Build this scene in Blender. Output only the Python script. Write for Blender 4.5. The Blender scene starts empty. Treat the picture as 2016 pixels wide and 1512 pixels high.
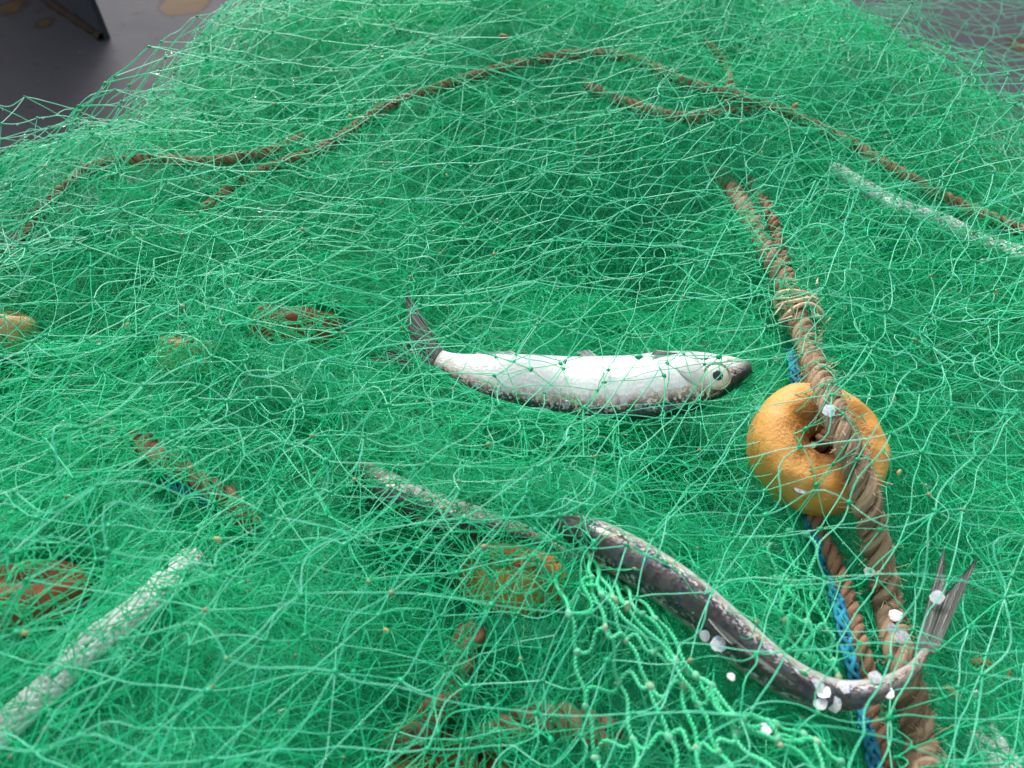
import bpy, math, random
import numpy as np
from mathutils import Vector

rng = np.random.default_rng(7)
random.seed(7)
S = bpy.context.scene
COL = S.collection

# ------------------------------------------------------------------ camera
CAM = np.array((0.0, -0.33, 0.64))
PITCH = math.radians(50.0)
LENS, SENSOR = 26.0, 36.0
FWD = np.array((0.0, math.cos(PITCH), -math.sin(PITCH)))
UP = np.array((0.0, math.sin(PITCH), math.cos(PITCH)))
RIGHT = np.array((1.0, 0.0, 0.0))
cd = bpy.data.cameras.new('camera')
cam = bpy.data.objects.new('camera', cd)
COL.objects.link(cam)
cam.location = CAM
cam.rotation_euler = (math.pi / 2 - PITCH, 0, 0)
cd.lens, cd.sensor_width = LENS, SENSOR
cd.clip_start, cd.clip_end = 0.02, 100.0
cd.dof.use_dof = True
cd.dof.focus_distance = 0.51
cd.dof.aperture_fstop = 8.0
S.camera = cam

# ------------------------------------------------------------------ world, sun, exposure
w = bpy.data.worlds.new('World')
S.world = w
w.use_nodes = True
wn, wl = w.node_tree.nodes, w.node_tree.links
bg = wn['Background']
sky = wn.new('ShaderNodeTexSky')
sky.sky_type = 'NISHITA'
sky.sun_disc = False
SUN_EL, SUN_AZ = 40.0, -14.0          # azimuth from +y towards +x
sky.sun_elevation = math.radians(SUN_EL)
sky.sun_rotation = math.radians(SUN_AZ)
sky.dust_density = 4.0
hs = wn.new('ShaderNodeHueSaturation')
hs.inputs['Saturation'].default_value = 0.22     # overcast: the sky is nearly white
wl.new(sky.outputs[0], hs.inputs['Color'])
wl.new(hs.outputs[0], bg.inputs['Color'])
bg.inputs['Strength'].default_value = 0.13
sd = bpy.data.lights.new('sun', 'SUN')
sd.energy = 1.5
sd.angle = math.radians(25)
sd.color = (1.0, 0.975, 0.94)
sun = bpy.data.objects.new('sun', sd)
COL.objects.link(sun)
_e, _a = math.radians(SUN_EL), math.radians(SUN_AZ)
sun.rotation_euler = (-Vector((math.sin(_a) * math.cos(_e), math.cos(_a) * math.cos(_e), math.sin(_e)))).to_track_quat('-Z', 'Y').to_euler()
S.view_settings.view_transform = 'Standard'
S.view_settings.look = 'None'
S.view_settings.gamma = 1.0
S.view_settings.exposure = 0.82
S.render.engine = 'CYCLES'
S.cycles.debug_use_spatial_splits = True      # thin diagonal strands trace faster
S.cycles.max_bounces = 6
S.cycles.diffuse_bounces = 3
S.cycles.glossy_bounces = 3
S.cycles.transmission_bounces = 5
S.cycles.transparent_max_bounces = 8

# ------------------------------------------------------------------ helpers
FPX = 1008.0 / (SENSOR / 2 / LENS)


def ray(px, py):
    d = FWD * FPX + RIGHT * (px - 1008.0) + UP * (756.0 - py)
    return d / np.linalg.norm(d)


def on_plane(px, py, z):
    d = ray(px, py)
    return CAM + d * ((z - CAM[2]) / d[2])


def norm(v):
    return v / np.maximum(np.linalg.norm(v, axis=-1, keepdims=True), 1e-9)


class SNoise:
    """cheap smooth noise: a sum of random sines"""
    def __init__(self, seed, wavelength, n=9):
        r = np.random.default_rng(seed)
        a = r.uniform(0, 2 * np.pi, n)
        k = 2 * np.pi / (wavelength * r.uniform(0.6, 1.8, n))
        self.kx, self.ky = np.cos(a) * k, np.sin(a) * k
        self.p = r.uniform(0, 2 * np.pi, n)
        self.s = 1.4 / math.sqrt(n)

    def __call__(self, x, y):
        x = np.asarray(x, float)
        y = np.asarray(y, float)
        o = np.zeros(np.broadcast(x, y).shape)
        for kx, ky, p in zip(self.kx, self.ky, self.p):
            o = o + np.sin(kx * x + ky * y + p)
        return o * self.s


def tag(o, label=None, cat=None, group=None, kind=None):
    if label: o['label'] = label
    if cat: o['category'] = cat
    if group: o['group'] = group
    if kind: o['kind'] = kind
    return o


def empty(name, loc=(0, 0, 0)):
    o = bpy.data.objects.new(name, None)
    o.location = loc
    o.empty_display_size = 0.02
    COL.objects.link(o)
    return o


def mesh_obj(name, verts, faces, mat, parent=None, smooth=True, attrs=None, uv=None):
    """faces: (N,k) int array or list of lists. verts are world coordinates."""
    me = bpy.data.meshes.new(name)
    verts = np.asarray(verts, np.float32)
    off = np.zeros(3, np.float32)
    if parent is not None:
        p = parent
        while p is not None:
            off = off + np.array(p.location, np.float32)
            p = p.parent
    if isinstance(faces, np.ndarray):
        n, k = faces.shape
        me.vertices.add(len(verts))
        me.vertices.foreach_set('co', (verts - off).ravel())
        me.loops.add(n * k)
        me.loops.foreach_set('vertex_index', faces.astype(np.int32).ravel())
        me.polygons.add(n)
        me.polygons.foreach_set('loop_start', np.arange(0, n * k, k, dtype=np.int32))
        me.polygons.foreach_set('loop_total', np.full(n, k, np.int32))
        me.update(calc_edges=True)
    else:
        me.from_pydata([tuple(v) for v in (verts - off)], [], [tuple(f) for f in faces])
        me.update()
    if smooth:
        me.polygons.foreach_set('use_smooth', np.ones(len(me.polygons), bool))
    for an, av in (attrs or {}).items():
        at_ = me.attributes.new(an, 'FLOAT', 'POINT')
        at_.data.foreach_set('value', np.asarray(av, np.float32))
    if uv is not None:
        a_ = me.attributes.new('suv', 'FLOAT_VECTOR', 'POINT')
        a3 = np.zeros((len(verts), 3), np.float32)
        a3[:, :2] = uv
        a_.data.foreach_set('vector', a3.ravel())
    me.materials.append(mat)
    o = bpy.data.objects.new(name, me)
    COL.objects.link(o)
    if parent is not None:
        o.parent = parent
    return o


def tubes(P, R, sides, phase=None):
    """P (N,K,3) polylines, R scalar/(N,)/(N,K)/(N,K,sides). -> verts, quads"""
    N, K, _ = P.shape
    T = norm(np.gradient(P, axis=1))
    ref = np.broadcast_to(np.array((0.13, 0.21, 0.97)), T.shape)
    steep = np.abs((T * ref).sum(-1)).max(axis=1) > 0.97
    if steep.any():
        ref = ref.copy()
        ref[steep] = np.array((0.81, 0.57, 0.1))
    n1 = norm(np.cross(T, ref))
    n2 = np.cross(T, n1)
    a = np.arange(sides) * 2 * np.pi / sides
    R = np.asarray(R, float)
    if R.ndim == 0: R = np.full((N, K), float(R))
    if R.ndim == 1: R = np.repeat(R[:, None], K, 1)
    if R.ndim == 2: R = np.repeat(R[:, :, None], sides, 2)
    V = P[:, :, None, :] + R[..., None] * (n1[:, :, None, :] * np.cos(a)[None, None, :, None] + n2[:, :, None, :] * np.sin(a)[None, None, :, None])
    idx = np.arange(N * K * sides).reshape(N, K, sides)
    q = np.stack([idx[:, :-1, :], np.roll(idx, -1, 2)[:, :-1, :], np.roll(idx, -1, 2)[:, 1:, :], idx[:, 1:, :]], -1)
    return V.reshape(-1, 3), q.reshape(-1, 4)


def spline(pts, n):
    """Catmull-Rom through points, resampled evenly to n points"""
    p = np.asarray(pts, float)
    p = np.vstack([2 * p[0] - p[1], p, 2 * p[-1] - p[-2]])
    out = []
    for i in range(1, len(p) - 2):
        t = np.linspace(0, 1, 24, endpoint=False)[:, None]
        a, b, c, d = p[i - 1], p[i], p[i + 1], p[i + 2]
        out.append(0.5 * (2 * b + (c - a) * t + (2 * a - 5 * b + 4 * c - d) * t ** 2 + (3 * b - a - 3 * c + d) * t ** 3))
    out.append(p[-2][None])
    o = np.vstack(out)
    s = np.concatenate([[0], np.cumsum(np.linalg.norm(np.diff(o, axis=0)[:, :3], axis=1))])
    q = np.linspace(0, s[-1], n)
    return np.stack([np.interp(q, s, o[:, k]) for k in range(o.shape[1])], 1)


def ico(sub=0):
    t = (1 + 5 ** .5) / 2
    v = [(-1, t, 0), (1, t, 0), (-1, -t, 0), (1, -t, 0), (0, -1, t), (0, 1, t), (0, -1, -t), (0, 1, -t), (t, 0, -1), (t, 0, 1), (-t, 0, -1), (-t, 0, 1)]
    f = [(0, 11, 5), (0, 5, 1), (0, 1, 7), (0, 7, 10), (0, 10, 11), (1, 5, 9), (5, 11, 4), (11, 10, 2), (10, 7, 6), (7, 1, 8), (3, 9, 4), (3, 4, 2), (3, 2, 6), (3, 6, 8), (3, 8, 9), (4, 9, 5), (2, 4, 11), (6, 2, 10), (8, 6, 7), (9, 8, 1)]
    v = [Vector(x).normalized() for x in v]
    for _ in range(sub):
        c, nf = {}, []
        def mid(a, b):
            k = (min(a, b), max(a, b))
            if k not in c:
                c[k] = len(v)
                v.append(((v[a] + v[b]) / 2).normalized())
            return c[k]
        for a, b, d in f:
            x, y, z = mid(a, b), mid(b, d), mid(d, a)
            nf += [(a, x, z), (b, y, x), (d, z, y), (x, y, z)]
        f = nf
    return np.array([tuple(x) for x in v]), np.array(f)


ICO0, ICO1, ICO2 = ico(0), ico(1), ico(2)
OCT = (np.array([(1, 0, 0), (-1, 0, 0), (0, 1, 0), (0, -1, 0), (0, 0, 1), (0, 0, -1)], float),
       np.array([(0, 2, 4), (2, 1, 4), (1, 3, 4), (3, 0, 4), (2, 0, 5), (1, 2, 5), (3, 1, 5), (0, 3, 5)]))


def blobs(C, A, scale, base, jitter=0.0, seed=0):
    """many small ellipsoids at C, long axis A (N,3), scale (N,3) = long, side, side"""
    r = np.random.default_rng(seed)
    bv, bf = base
    A = norm(A)
    n1 = norm(np.cross(A, np.array((0.2, 0.1, 0.97))))
    n2 = np.cross(A, n1)
    N = len(C)
    b = np.repeat(bv[None], N, 0)
    if jitter:
        b = b * (1 + r.normal(0, jitter, (N, len(bv), 1)))
    V = C[:, None] + b[..., 0:1] * (A * scale[:, 0:1])[:, None] + b[..., 1:2] * (n1 * scale[:, 1:2])[:, None] + b[..., 2:3] * (n2 * scale[:, 2:3])[:, None]
    F = bf[None] + (np.arange(N) * len(bv))[:, None, None]
    return V.reshape(-1, 3), F.reshape(-1, 3)


# ------------------------------------------------------------------ materials
class NT:
    def __init__(self, name):
        self.m = bpy.data.materials.new(name)
        self.m.use_nodes = True
        self.t = self.m.node_tree
        self.n, self.l = self.t.nodes, self.t.links
        self.bsdf = self.n['Principled BSDF']
        self.out = self.n['Material Output']

    def node(self, typ, **kw):
        nd = self.n.new(typ)
        for k, v in kw.items():
            if k in nd.inputs:
                self.set(nd.inputs[k], v)
            else:
                setattr(nd, k, v)
        return nd

    def set(self, sock, v):
        if hasattr(v, 'is_linked') or hasattr(v, 'node'):
            self.l.new(v, sock)
        else:
            sock.default_value = v

    def p(self, **kw):
        for k, v in kw.items():
            self.set(self.bsdf.inputs[k.replace('_', ' ')], v)
        return self

    def noise(self, scale, vec=None, detail=4, rough=0.55, dist=0.0):
        nd = self.node('ShaderNodeTexNoise')
        nd.inputs['Scale'].default_value = scale
        nd.inputs['Detail'].default_value = detail
        nd.inputs['Roughness'].default_value = rough
        nd.inputs['Distortion'].default_value = dist
        if vec is not None: self.l.new(vec, nd.inputs['Vector'])
        return nd.outputs['Fac']

    def ramp(self, fac, stops):
        nd = self.node('ShaderNodeValToRGB')
        el = nd.color_ramp.elements
        while len(el) < len(stops): el.new(0.5)
        for e, (p, c) in zip(el, stops):
            e.position = p
            e.color = (*c, 1) if len(c) == 3 else c
        self.l.new(fac, nd.inputs[0])
        return nd.outputs[0]

    def mix(self, fac, a, b, mode='MIX'):
        nd = self.node('ShaderNodeMix', data_type='RGBA', blend_type=mode)
        for s, v in ((nd.inputs[0], fac), (nd.inputs[6], a), (nd.inputs[7], b)):
            if isinstance(v, tuple) and len(v) == 3: v = (*v, 1)
            self.set(s, v)
        return nd.outputs[2]

    def math(self, op, a, b=0.0, c=0.0):
        nd = self.node('ShaderNodeMath', operation=op)
        for s, v in zip(nd.inputs, (a, b, c)): self.set(s, v)
        return nd.outputs[0]

    def attr(self, name, out='Fac'):
        return self.node('ShaderNodeAttribute', attribute_name=name).outputs[out]

    def obj(self):
        return self.node('ShaderNodeTexCoord').outputs['Object']

    def bump(self, h, strength=0.5, dist=0.001):
        nd = self.node('ShaderNodeBump')
        nd.inputs['Strength'].default_value = strength
        nd.inputs['Distance'].default_value = dist
        self.l.new(h, nd.inputs['Height'])
        self.l.new(nd.outputs[0], self.bsdf.inputs['Normal'])
        return nd.outputs[0]


def mat_filament(name, stops, trans=0.4, rough=0.28, spec=0.5, coat=0.0):
    t = NT(name)
    col = t.ramp(t.attr('rnd'), stops)
    t.p(Base_Color=col, Roughness=rough, Specular_IOR_Level=spec, Coat_Weight=coat, Coat_Roughness=0.22, Coat_IOR=1.6)
    tr = t.node('ShaderNodeBsdfTranslucent')
    t.l.new(col, tr.inputs['Color'])
    mx = t.node('ShaderNodeMixShader')
    mx.inputs[0].default_value = trans
    t.l.new(t.bsdf.outputs[0], mx.inputs[1])
    t.l.new(tr.outputs[0], mx.inputs[2])
    t.l.new(mx.outputs[0], t.out.inputs['Surface'])
    return t.m


M_NET = mat_filament('nylon_filament', [(0.0, (0.010, 0.70, 0.34)), (0.5, (0.030, 0.80, 0.44)), (1.0, (0.11, 0.87, 0.57))], 0.47, 0.27, 0.85)
M_SHEEN = mat_filament('sky_sheen_filament', [(0.0, (0.06, 0.72, 0.42)), (0.5, (0.14, 0.81, 0.55)), (1.0, (0.30, 0.88, 0.68))], 0.40, 0.27, 0.9)  # same nylon; sky reflection on the loose outer sheets painted in as paler green
M_RIDGE_SHEEN = mat_filament('ridge_sky_sheen_filament', [(0.0, (0.20, 0.78, 0.54)), (1.0, (0.42, 0.90, 0.74))], 0.40, 0.27, 0.9)  # same nylon again, palest: ridge's sky sheen and haze put into the base colour
M_KNOT = mat_filament('nylon_knot', [(0.0, (0.003, 0.40, 0.16)), (0.80, (0.015, 0.55, 0.26)), (0.9, (0.20, 0.40, 0.20)), (1.0, (0.38, 0.33, 0.18))], 0.3)
M_TWINE = mat_filament('braided_twine', [(0.0, (0.05, 0.62, 0.29)), (1.0, (0.13, 0.74, 0.42))], 0.12, 0.5, 0.35)
M_TKNOT = mat_filament('twine_knot', [(0.0, (0.08, 0.48, 0.26)), (0.65, (0.18, 0.58, 0.36)), (1.0, (0.42, 0.42, 0.26))], 0.12, 0.5, 0.35)


def mat_core():
    t = NT('packed_net')
    v = t.obj()
    h = None
    for sc, rnd in ((150, 1.0), (260, 1.0)):
        mp = t.node('ShaderNodeMapping')
        mp.inputs['Rotation'].default_value = (0.2 * sc, 0.1, 0.01 * sc)
        t.l.new(v, mp.inputs['Vector'])
        vo = t.node('ShaderNodeTexVoronoi', feature='DISTANCE_TO_EDGE')
        vo.inputs['Scale'].default_value = sc
        vo.inputs['Randomness'].default_value = rnd
        t.l.new(mp.outputs[0], vo.inputs['Vector'])
        ln = t.ramp(vo.outputs['Distance'], [(0.02, (1, 1, 1)), (0.10, (0, 0, 0))])
        h = ln if h is None else t.math('MAXIMUM', h, ln)
    n = t.noise(60, v, 5, 0.65)
    c = t.mix(n, (0.004, 0.46, 0.20), (0.010, 0.60, 0.285))
    c = t.mix(t.math('MULTIPLY', h, 0.8), c, (0.03, 0.76, 0.40))
    t.p(Base_Color=c, Roughness=0.45)
    t.bump(t.math('ADD', h, t.math('MULTIPLY', n, 0.6)), 0.9, 0.0025)
    return t.m


M_CORE = mat_core()


def mat_drop():
    t = NT('water')
    t.p(Base_Color=(0.93, 1.0, 0.96, 1), Roughness=0.02, IOR=1.33, Transmission_Weight=1.0)
    return t.m


M_DROP = mat_drop()


def mat_rope(name, a, b, dark, scale=220):
    t = NT(name)
    v = t.obj()
    n1 = t.noise(28, v, 5, 0.6)
    n2 = t.noise(scale * 6, v, 3, 0.6)
    c = t.mix(t.ramp(n1, [(0.35, (0, 0, 0)), (0.65, (1, 1, 1))]), a, b)
    c = t.mix(t.ramp(t.noise(60, v, 6, 0.7), [(0.60, (0, 0, 0)), (0.75, (0.6, 0.6, 0.6))]), c, dark)
    c = t.mix(t.math('MULTIPLY', n2, 0.55), c, tuple(x * 1.55 for x in a))
    rn = t.attr('rnd')
    c = t.mix(t.ramp(rn, [(0.0, (0.55, 0.55, 0.55)), (0.45, (0, 0, 0))]), c, tuple(x * 0.45 for x in a))
    c = t.mix(t.ramp(rn, [(0.5, (0, 0, 0)), (1.0, (0.8, 0.8, 0.8))]), c, tuple(min(0.9, x * 1.45) for x in b))
    t.p(Base_Color=c, Roughness=0.78, Specular_IOR_Level=0.3)
    t.bump(n2, 0.5, 0.0006)
    return t.m


M_ROPE = mat_rope('brown_rope_fibre', (0.22, 0.145, 0.09), (0.34, 0.245, 0.165), (0.085, 0.06, 0.042))
M_ROPE2 = mat_rope('dark_brown_rope_fibre', (0.19, 0.105, 0.06), (0.28, 0.165, 0.10), (0.07, 0.04, 0.025))
M_FRAY = mat_rope('frayed_fibre', (0.52, 0.42, 0.27), (0.62, 0.52, 0.36), (0.36, 0.26, 0.15))
M_BLUE = mat_rope('blue_twine_fibre', (0.008, 0.12, 0.22), (0.03, 0.25, 0.38), (0.005, 0.035, 0.07))
M_WHITE = mat_rope('white_rope_fibre', (0.74, 0.80, 0.80), (0.84, 0.88, 0.88), (0.55, 0.62, 0.60))


def mat_float(name, c1, c2, dirt, hole=None):
    t = NT(name)
    v = t.obj()
    n = t.noise(45, v, 5, 0.6)
    c = t.mix(t.ramp(n, [(0.35, (0, 0, 0)), (0.7, (1, 1, 1))]), c1, c2)
    d = t.attr('dirt')
    dn = t.math('MULTIPLY', d, t.ramp(t.noise(160, v, 6, 0.7), [(0.3, (0.25, 0.25, 0.25)), (0.6, (1, 1, 1))]))
    c = t.mix(dn, c, dirt)
    gr = t.ramp(t.noise(16, v, 6, 0.7, 0.6), [(0.50, (0, 0, 0)), (0.68, (0.5, 0.5, 0.5))])
    c = t.mix(gr, c, tuple(x * 0.45 + y * 0.3 for x, y in zip(c1, dirt)))
    sc_ = t.node('ShaderNodeMapping')
    sc_.inputs['Scale'].default_value = (1, 7, 1.5)
    sc_.inputs['Rotation'].default_value = (0.4, 0.3, 0.7)
    t.l.new(v, sc_.inputs['Vector'])
    scuff = t.ramp(t.noise(60, sc_.outputs[0], 4, 0.6), [(0.66, (0, 0, 0)), (0.72, (0.7, 0.7, 0.7))])
    c = t.mix(scuff, c, tuple(min(0.9, x * 1.3 + 0.06) for x in c2))
    sp = t.ramp(t.noise(330, v, 3, 0.6), [(0.60, (0, 0, 0)), (0.70, (1, 1, 1))])
    c = t.mix(t.math('MULTIPLY', sp, 0.45), c, dirt)
    t.p(Base_Color=c, Roughness=t.math('MULTIPLY_ADD', n, 0.3, 0.38), Specular_IOR_Level=0.4)
    h = t.math('ADD', t.math('MULTIPLY', t.noise(90, v, 4, 0.6), 0.4), t.math('MULTIPLY', t.noise(480, v, 3, 0.6), t.math('ADD', t.math('MULTIPLY', d, 0.8), 0.25)))
    t.bump(h, 0.75, 0.003)
    return t.m


M_FLOAT = mat_float('orange_foam', (0.60, 0.27, 0.05), (0.70, 0.37, 0.105), (0.24, 0.085, 0.022))
M_FLOATR = mat_float('red_brown_foam', (0.30, 0.055, 0.02), (0.36, 0.10, 0.045), (0.16, 0.05, 0.03))
M_FLOATB = mat_float('tan_foam', (0.66, 0.37, 0.16), (0.72, 0.45, 0.22), (0.4, 0.2, 0.08))


def mat_fish():
    t = NT('herring_skin')
    uv = t.attr('suv', 'Vector')
    sep = t.node('ShaderNodeSeparateXYZ')
    t.l.new(uv, sep.inputs[0])
    u, v = sep.outputs[0], sep.outputs[1]        # u: 0 tail .. 1 snout, v: 0 back .. 1 belly
    mp = t.node('ShaderNodeMapping')
    mp.inputs['Scale'].default_value = (84, 18, 1)
    t.l.new(uv, mp.inputs['Vector'])
    vor = t.node('ShaderNodeTexVoronoi', feature='F1')
    vor.inputs['Scale'].default_value = 1.0
    vor.inputs['Randomness'].default_value = 0.55
    t.l.new(mp.outputs[0], vor.inputs['Vector'])
    vcol = vor.outputs['Color']
    vs = t.node('ShaderNodeSeparateColor')
    t.l.new(vcol, vs.inputs[0])
    nz = t.noise(2.2, mp.outputs[0], 4, 0.6)
    nz2 = t.noise(0.35, mp.outputs[0], 5, 0.65)
    # ragged border between back and flank, wider on the head
    vv = t.math('ADD', v, t.math('MULTIPLY', t.math('SUBTRACT', nz2, 0.5), 0.16))
    vv = t.math('ADD', vv, t.math('MULTIPLY', t.math('SUBTRACT', vs.outputs[0], 0.5), 0.05))
    head = t.ramp(u, [(0.865, (0, 0, 0)), (0.97, (1, 1, 1))])
    vv = t.math('SUBTRACT', vv, t.math('MULTIPLY', head, 0.16))
    silver = t.mix(t.math('MULTIPLY', nz, 0.5), (0.76, 0.78, 0.78), (0.60, 0.62, 0.64))
    silver = t.mix(t.math('MULTIPLY', vs.outputs[1], 0.22), silver, (0.74, 0.80, 0.90))
    silver = t.mix(t.math('MULTIPLY', t.ramp(nz2, [(0.5, (0, 0, 0)), (0.75, (1, 1, 1))]), 0.25), silver, (0.86, 0.74, 0.72))
    back = t.mix(vs.outputs[2], (0.016, 0.019, 0.022), (0.055, 0.058, 0.065))
    gold = t.mix(vs.outputs[1], (0.30, 0.25, 0.12), (0.42, 0.30, 0.34))
    mp2 = t.node('ShaderNodeMapping')
    mp2.inputs['Scale'].default_value = (150, 34, 1)
    t.l.new(uv, mp2.inputs['Vector'])
    vo2 = t.node('ShaderNodeTexVoronoi', feature='F1')
    vo2.inputs['Scale'].default_value = 1.0
    t.l.new(mp2.outputs[0], vo2.inputs['Vector'])
    s2 = t.node('ShaderNodeSeparateColor')
    t.l.new(vo2.outputs['Color'], s2.inputs[0])
    spark = t.ramp(s2.outputs[0], [(0.0, (0.75, 0.45, 0.50)), (0.35, (0.50, 0.48, 0.74)), (0.6, (0.80, 0.80, 0.80)), (1.0, (0.72, 0.52, 0.36))])
    near = t.ramp(vv, [(0.12, (0, 0, 0)), (0.25, (1, 1, 1)), (0.34, (1, 1, 1)), (0.42, (0, 0, 0))])
    spk = t.math('MULTIPLY', near, t.ramp(t.math('MULTIPLY', s2.outputs[1], t.math('ADD', nz2, 0.5)), [(0.62, (0, 0, 0)), (0.68, (1, 1, 1))]))
    f1 = t.ramp(vv, [(0.235, (0, 0, 0)), (0.30, (1, 1, 1))])
    f2 = t.ramp(vv, [(0.31, (0, 0, 0)), (0.41, (1, 1, 1))])
    c = t.mix(f1, back, gold)
    c = t.mix(f2, c, silver)
    c = t.mix(t.math('MULTIPLY', spk, 0.85), c, spark)
    # dusky snout tip
    c = t.mix(t.ramp(t.math('ADD', u, t.math('MULTIPLY', nz2, 0.02)), [(0.972, (0, 0, 0)), (1.0, (0.85, 0.85, 0.85))]), c, (0.05, 0.048, 0.045))
    # bruised tail root
    tl = t.math('MULTIPLY', t.ramp(u, [(0.03, (1, 1, 1)), (0.22, (0, 0, 0))]), t.ramp(nz2, [(0.4, (0, 0, 0)), (0.6, (1, 1, 1))]))
    c = t.mix(t.math('MULTIPLY', tl, 0.6), c, (0.55, 0.36, 0.26))
    t.p(Base_Color=c, Metallic=0.12, Roughness=t.math('ADD', 0.30, t.math('MULTIPLY', nz, 0.22)), Specular_IOR_Level=0.6,
        Coat_Weight=0.6, Coat_Roughness=0.08)
    film = t.math('MULTIPLY_ADD', vs.outputs[0], 260.0, 180.0)
    t.p(Thin_Film_Thickness=film, Thin_Film_IOR=1.45)
    bh = t.math('ADD', t.math('MULTIPLY', vor.outputs['Distance'], 0.8), t.math('MULTIPLY', t.noise(2.0, mp.outputs[0], 3), 0.5))
    t.bump(bh, 0.5, 0.0007)
    return t.m


M_FISH = mat_fish()


def simple(name, c, rough=0.4, metal=0.0, spec=0.5, alpha=None, coat=0.0, nscale=None, c2=None):
    t = NT(name)
    col = (*c, 1)
    if nscale:
        col = t.mix(t.ramp(t.noise(nscale, t.obj(), 5, 0.6), [(0.35, (0, 0, 0)), (0.65, (1, 1, 1))]), c, c2)
    t.p(Base_Color=col, Roughness=rough, Metallic=metal, Specular_IOR_Level=spec, Coat_Weight=coat, Coat_Roughness=0.05)
    if alpha is not None:
        t.p(Alpha=alpha)
    return t.m


M_IRIS = simple('eye_silver', (0.86, 0.85, 0.82), 0.25, 0.35, 0.6, coat=1.0, nscale=300, c2=(0.80, 0.74, 0.66))
M_PUPIL = simple('pupil', (0.006, 0.008, 0.012), 0.08, 0, 0.6, coat=1.0)
M_GILL = simple('gill_plate', (0.80, 0.80, 0.80), 0.22, 0.35, 0.6, coat=0.6, nscale=130, c2=(0.70, 0.66, 0.68))
M_JAW = simple('jaw_skin', (0.22, 0.19, 0.16), 0.35, 0.1, 0.5, coat=0.5, nscale=200, c2=(0.50, 0.44, 0.38))


def mat_fin():
    t = NT('fin_membrane')
    rn = t.attr('rnd')
    c = t.mix(rn, (0.05, 0.055, 0.055), (0.20, 0.20, 0.19))
    t.p(Base_Color=c, Roughness=0.3, Coat_Weight=0.4, Alpha=t.math('MULTIPLY_ADD', rn, 0.25, 0.68))
    return t.m


M_FIN = mat_fin()


def mat_scale():
    t = NT('loose_scale')
    v = t.obj()
    n = t.noise(420, t.node('ShaderNodeNewGeometry').outputs['Position'], 2, 0.5)
    c = t.ramp(n, [(0.34, (0.34, 0.44, 0.74)), (0.44, (0.74, 0.77, 0.80)), (0.52, (0.80, 0.82, 0.82)), (0.58, (0.78, 0.50, 0.62)), (0.66, (0.40, 0.74, 0.76))])
    t.p(Base_Color=c, Metallic=0.1, Roughness=0.15, Coat_Weight=1.0, Coat_Roughness=0.05, Thin_Film_Thickness=t.math('MULTIPLY_ADD', n, 500.0, 150.0), Thin_Film_IOR=1.5)
    return t.m


M_SCALE = mat_scale()
M_LEAF = simple('dry_leaf', (0.20, 0.09, 0.02), 0.55, nscale=90, c2=(0.34, 0.20, 0.05))
M_LEAF2 = simple('yellow_weed', (0.42, 0.36, 0.10), 0.5, nscale=90, c2=(0.50, 0.44, 0.22))


def mat_deck():
    t = NT('painted_steel')
    v = t.obj()
    n = t.noise(6, v, 6, 0.6)
    c = t.mix(n, (0.034, 0.034, 0.043), (0.056, 0.055, 0.066))
    spots = t.ramp(t.noise(17, v, 6, 0.72, 0.4), [(0.61, (0, 0, 0)), (0.69, (1, 1, 1))])
    c = t.mix(t.math('MULTIPLY', spots, 0.8), c, (0.030, 0.020, 0.016))
    fine = t.ramp(t.noise(48, v, 4, 0.65), [(0.62, (0, 0, 0)), (0.68, (1, 1, 1))])
    wear = t.ramp(t.noise(3.2, v, 8, 0.7, 0.8), [(0.45, (0, 0, 0)), (0.7, (1, 1, 1))])
    c = t.mix(t.math('MULTIPLY', wear, 0.5), c, (0.075, 0.074, 0.088))
    chip = t.ramp(t.noise(95, v, 1, 0.5), [(0.775, (0, 0, 0)), (0.80, (1, 1, 1))])
    c = t.mix(chip, c, (0.22, 0.22, 0.24))
    c = t.mix(t.math('MULTIPLY', fine, 0.6), c, (0.028, 0.022, 0.02))
    d = t.attr('bare')
    edge = t.math('ADD', d, t.math('MULTIPLY', t.math('SUBTRACT', t.noise(40, v, 5, 0.65), 0.5), 0.5))
    c = t.mix(t.ramp(edge, [(0.36, (0, 0, 0)), (0.46, (1, 1, 1))]), c, (0.026, 0.018, 0.014))
    c = t.mix(t.ramp(edge, [(0.46, (0, 0, 0)), (0.56, (1, 1, 1))]), c, (0.085, 0.046, 0.015))
    t.p(Base_Color=c, Roughness=t.math('MULTIPLY_ADD', n, 0.2, 0.62), Specular_IOR_Level=0.15)
    t.bump(t.math('ADD', t.noise(30, v, 5), t.math('MULTIPLY', spots, 0.6)), 0.4, 0.003)
    return t.m


M_DECK = mat_deck()
M_PLATE = simple('dark_steel_plate', (0.022, 0.030, 0.042), 0.55, 0, 0.3, nscale=14, c2=(0.036, 0.043, 0.055))
M_RUST = simple('rusty_weld', (0.016, 0.011, 0.009), 0.85, 0, 0.2, nscale=60, c2=(0.035, 0.021, 0.013))

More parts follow.
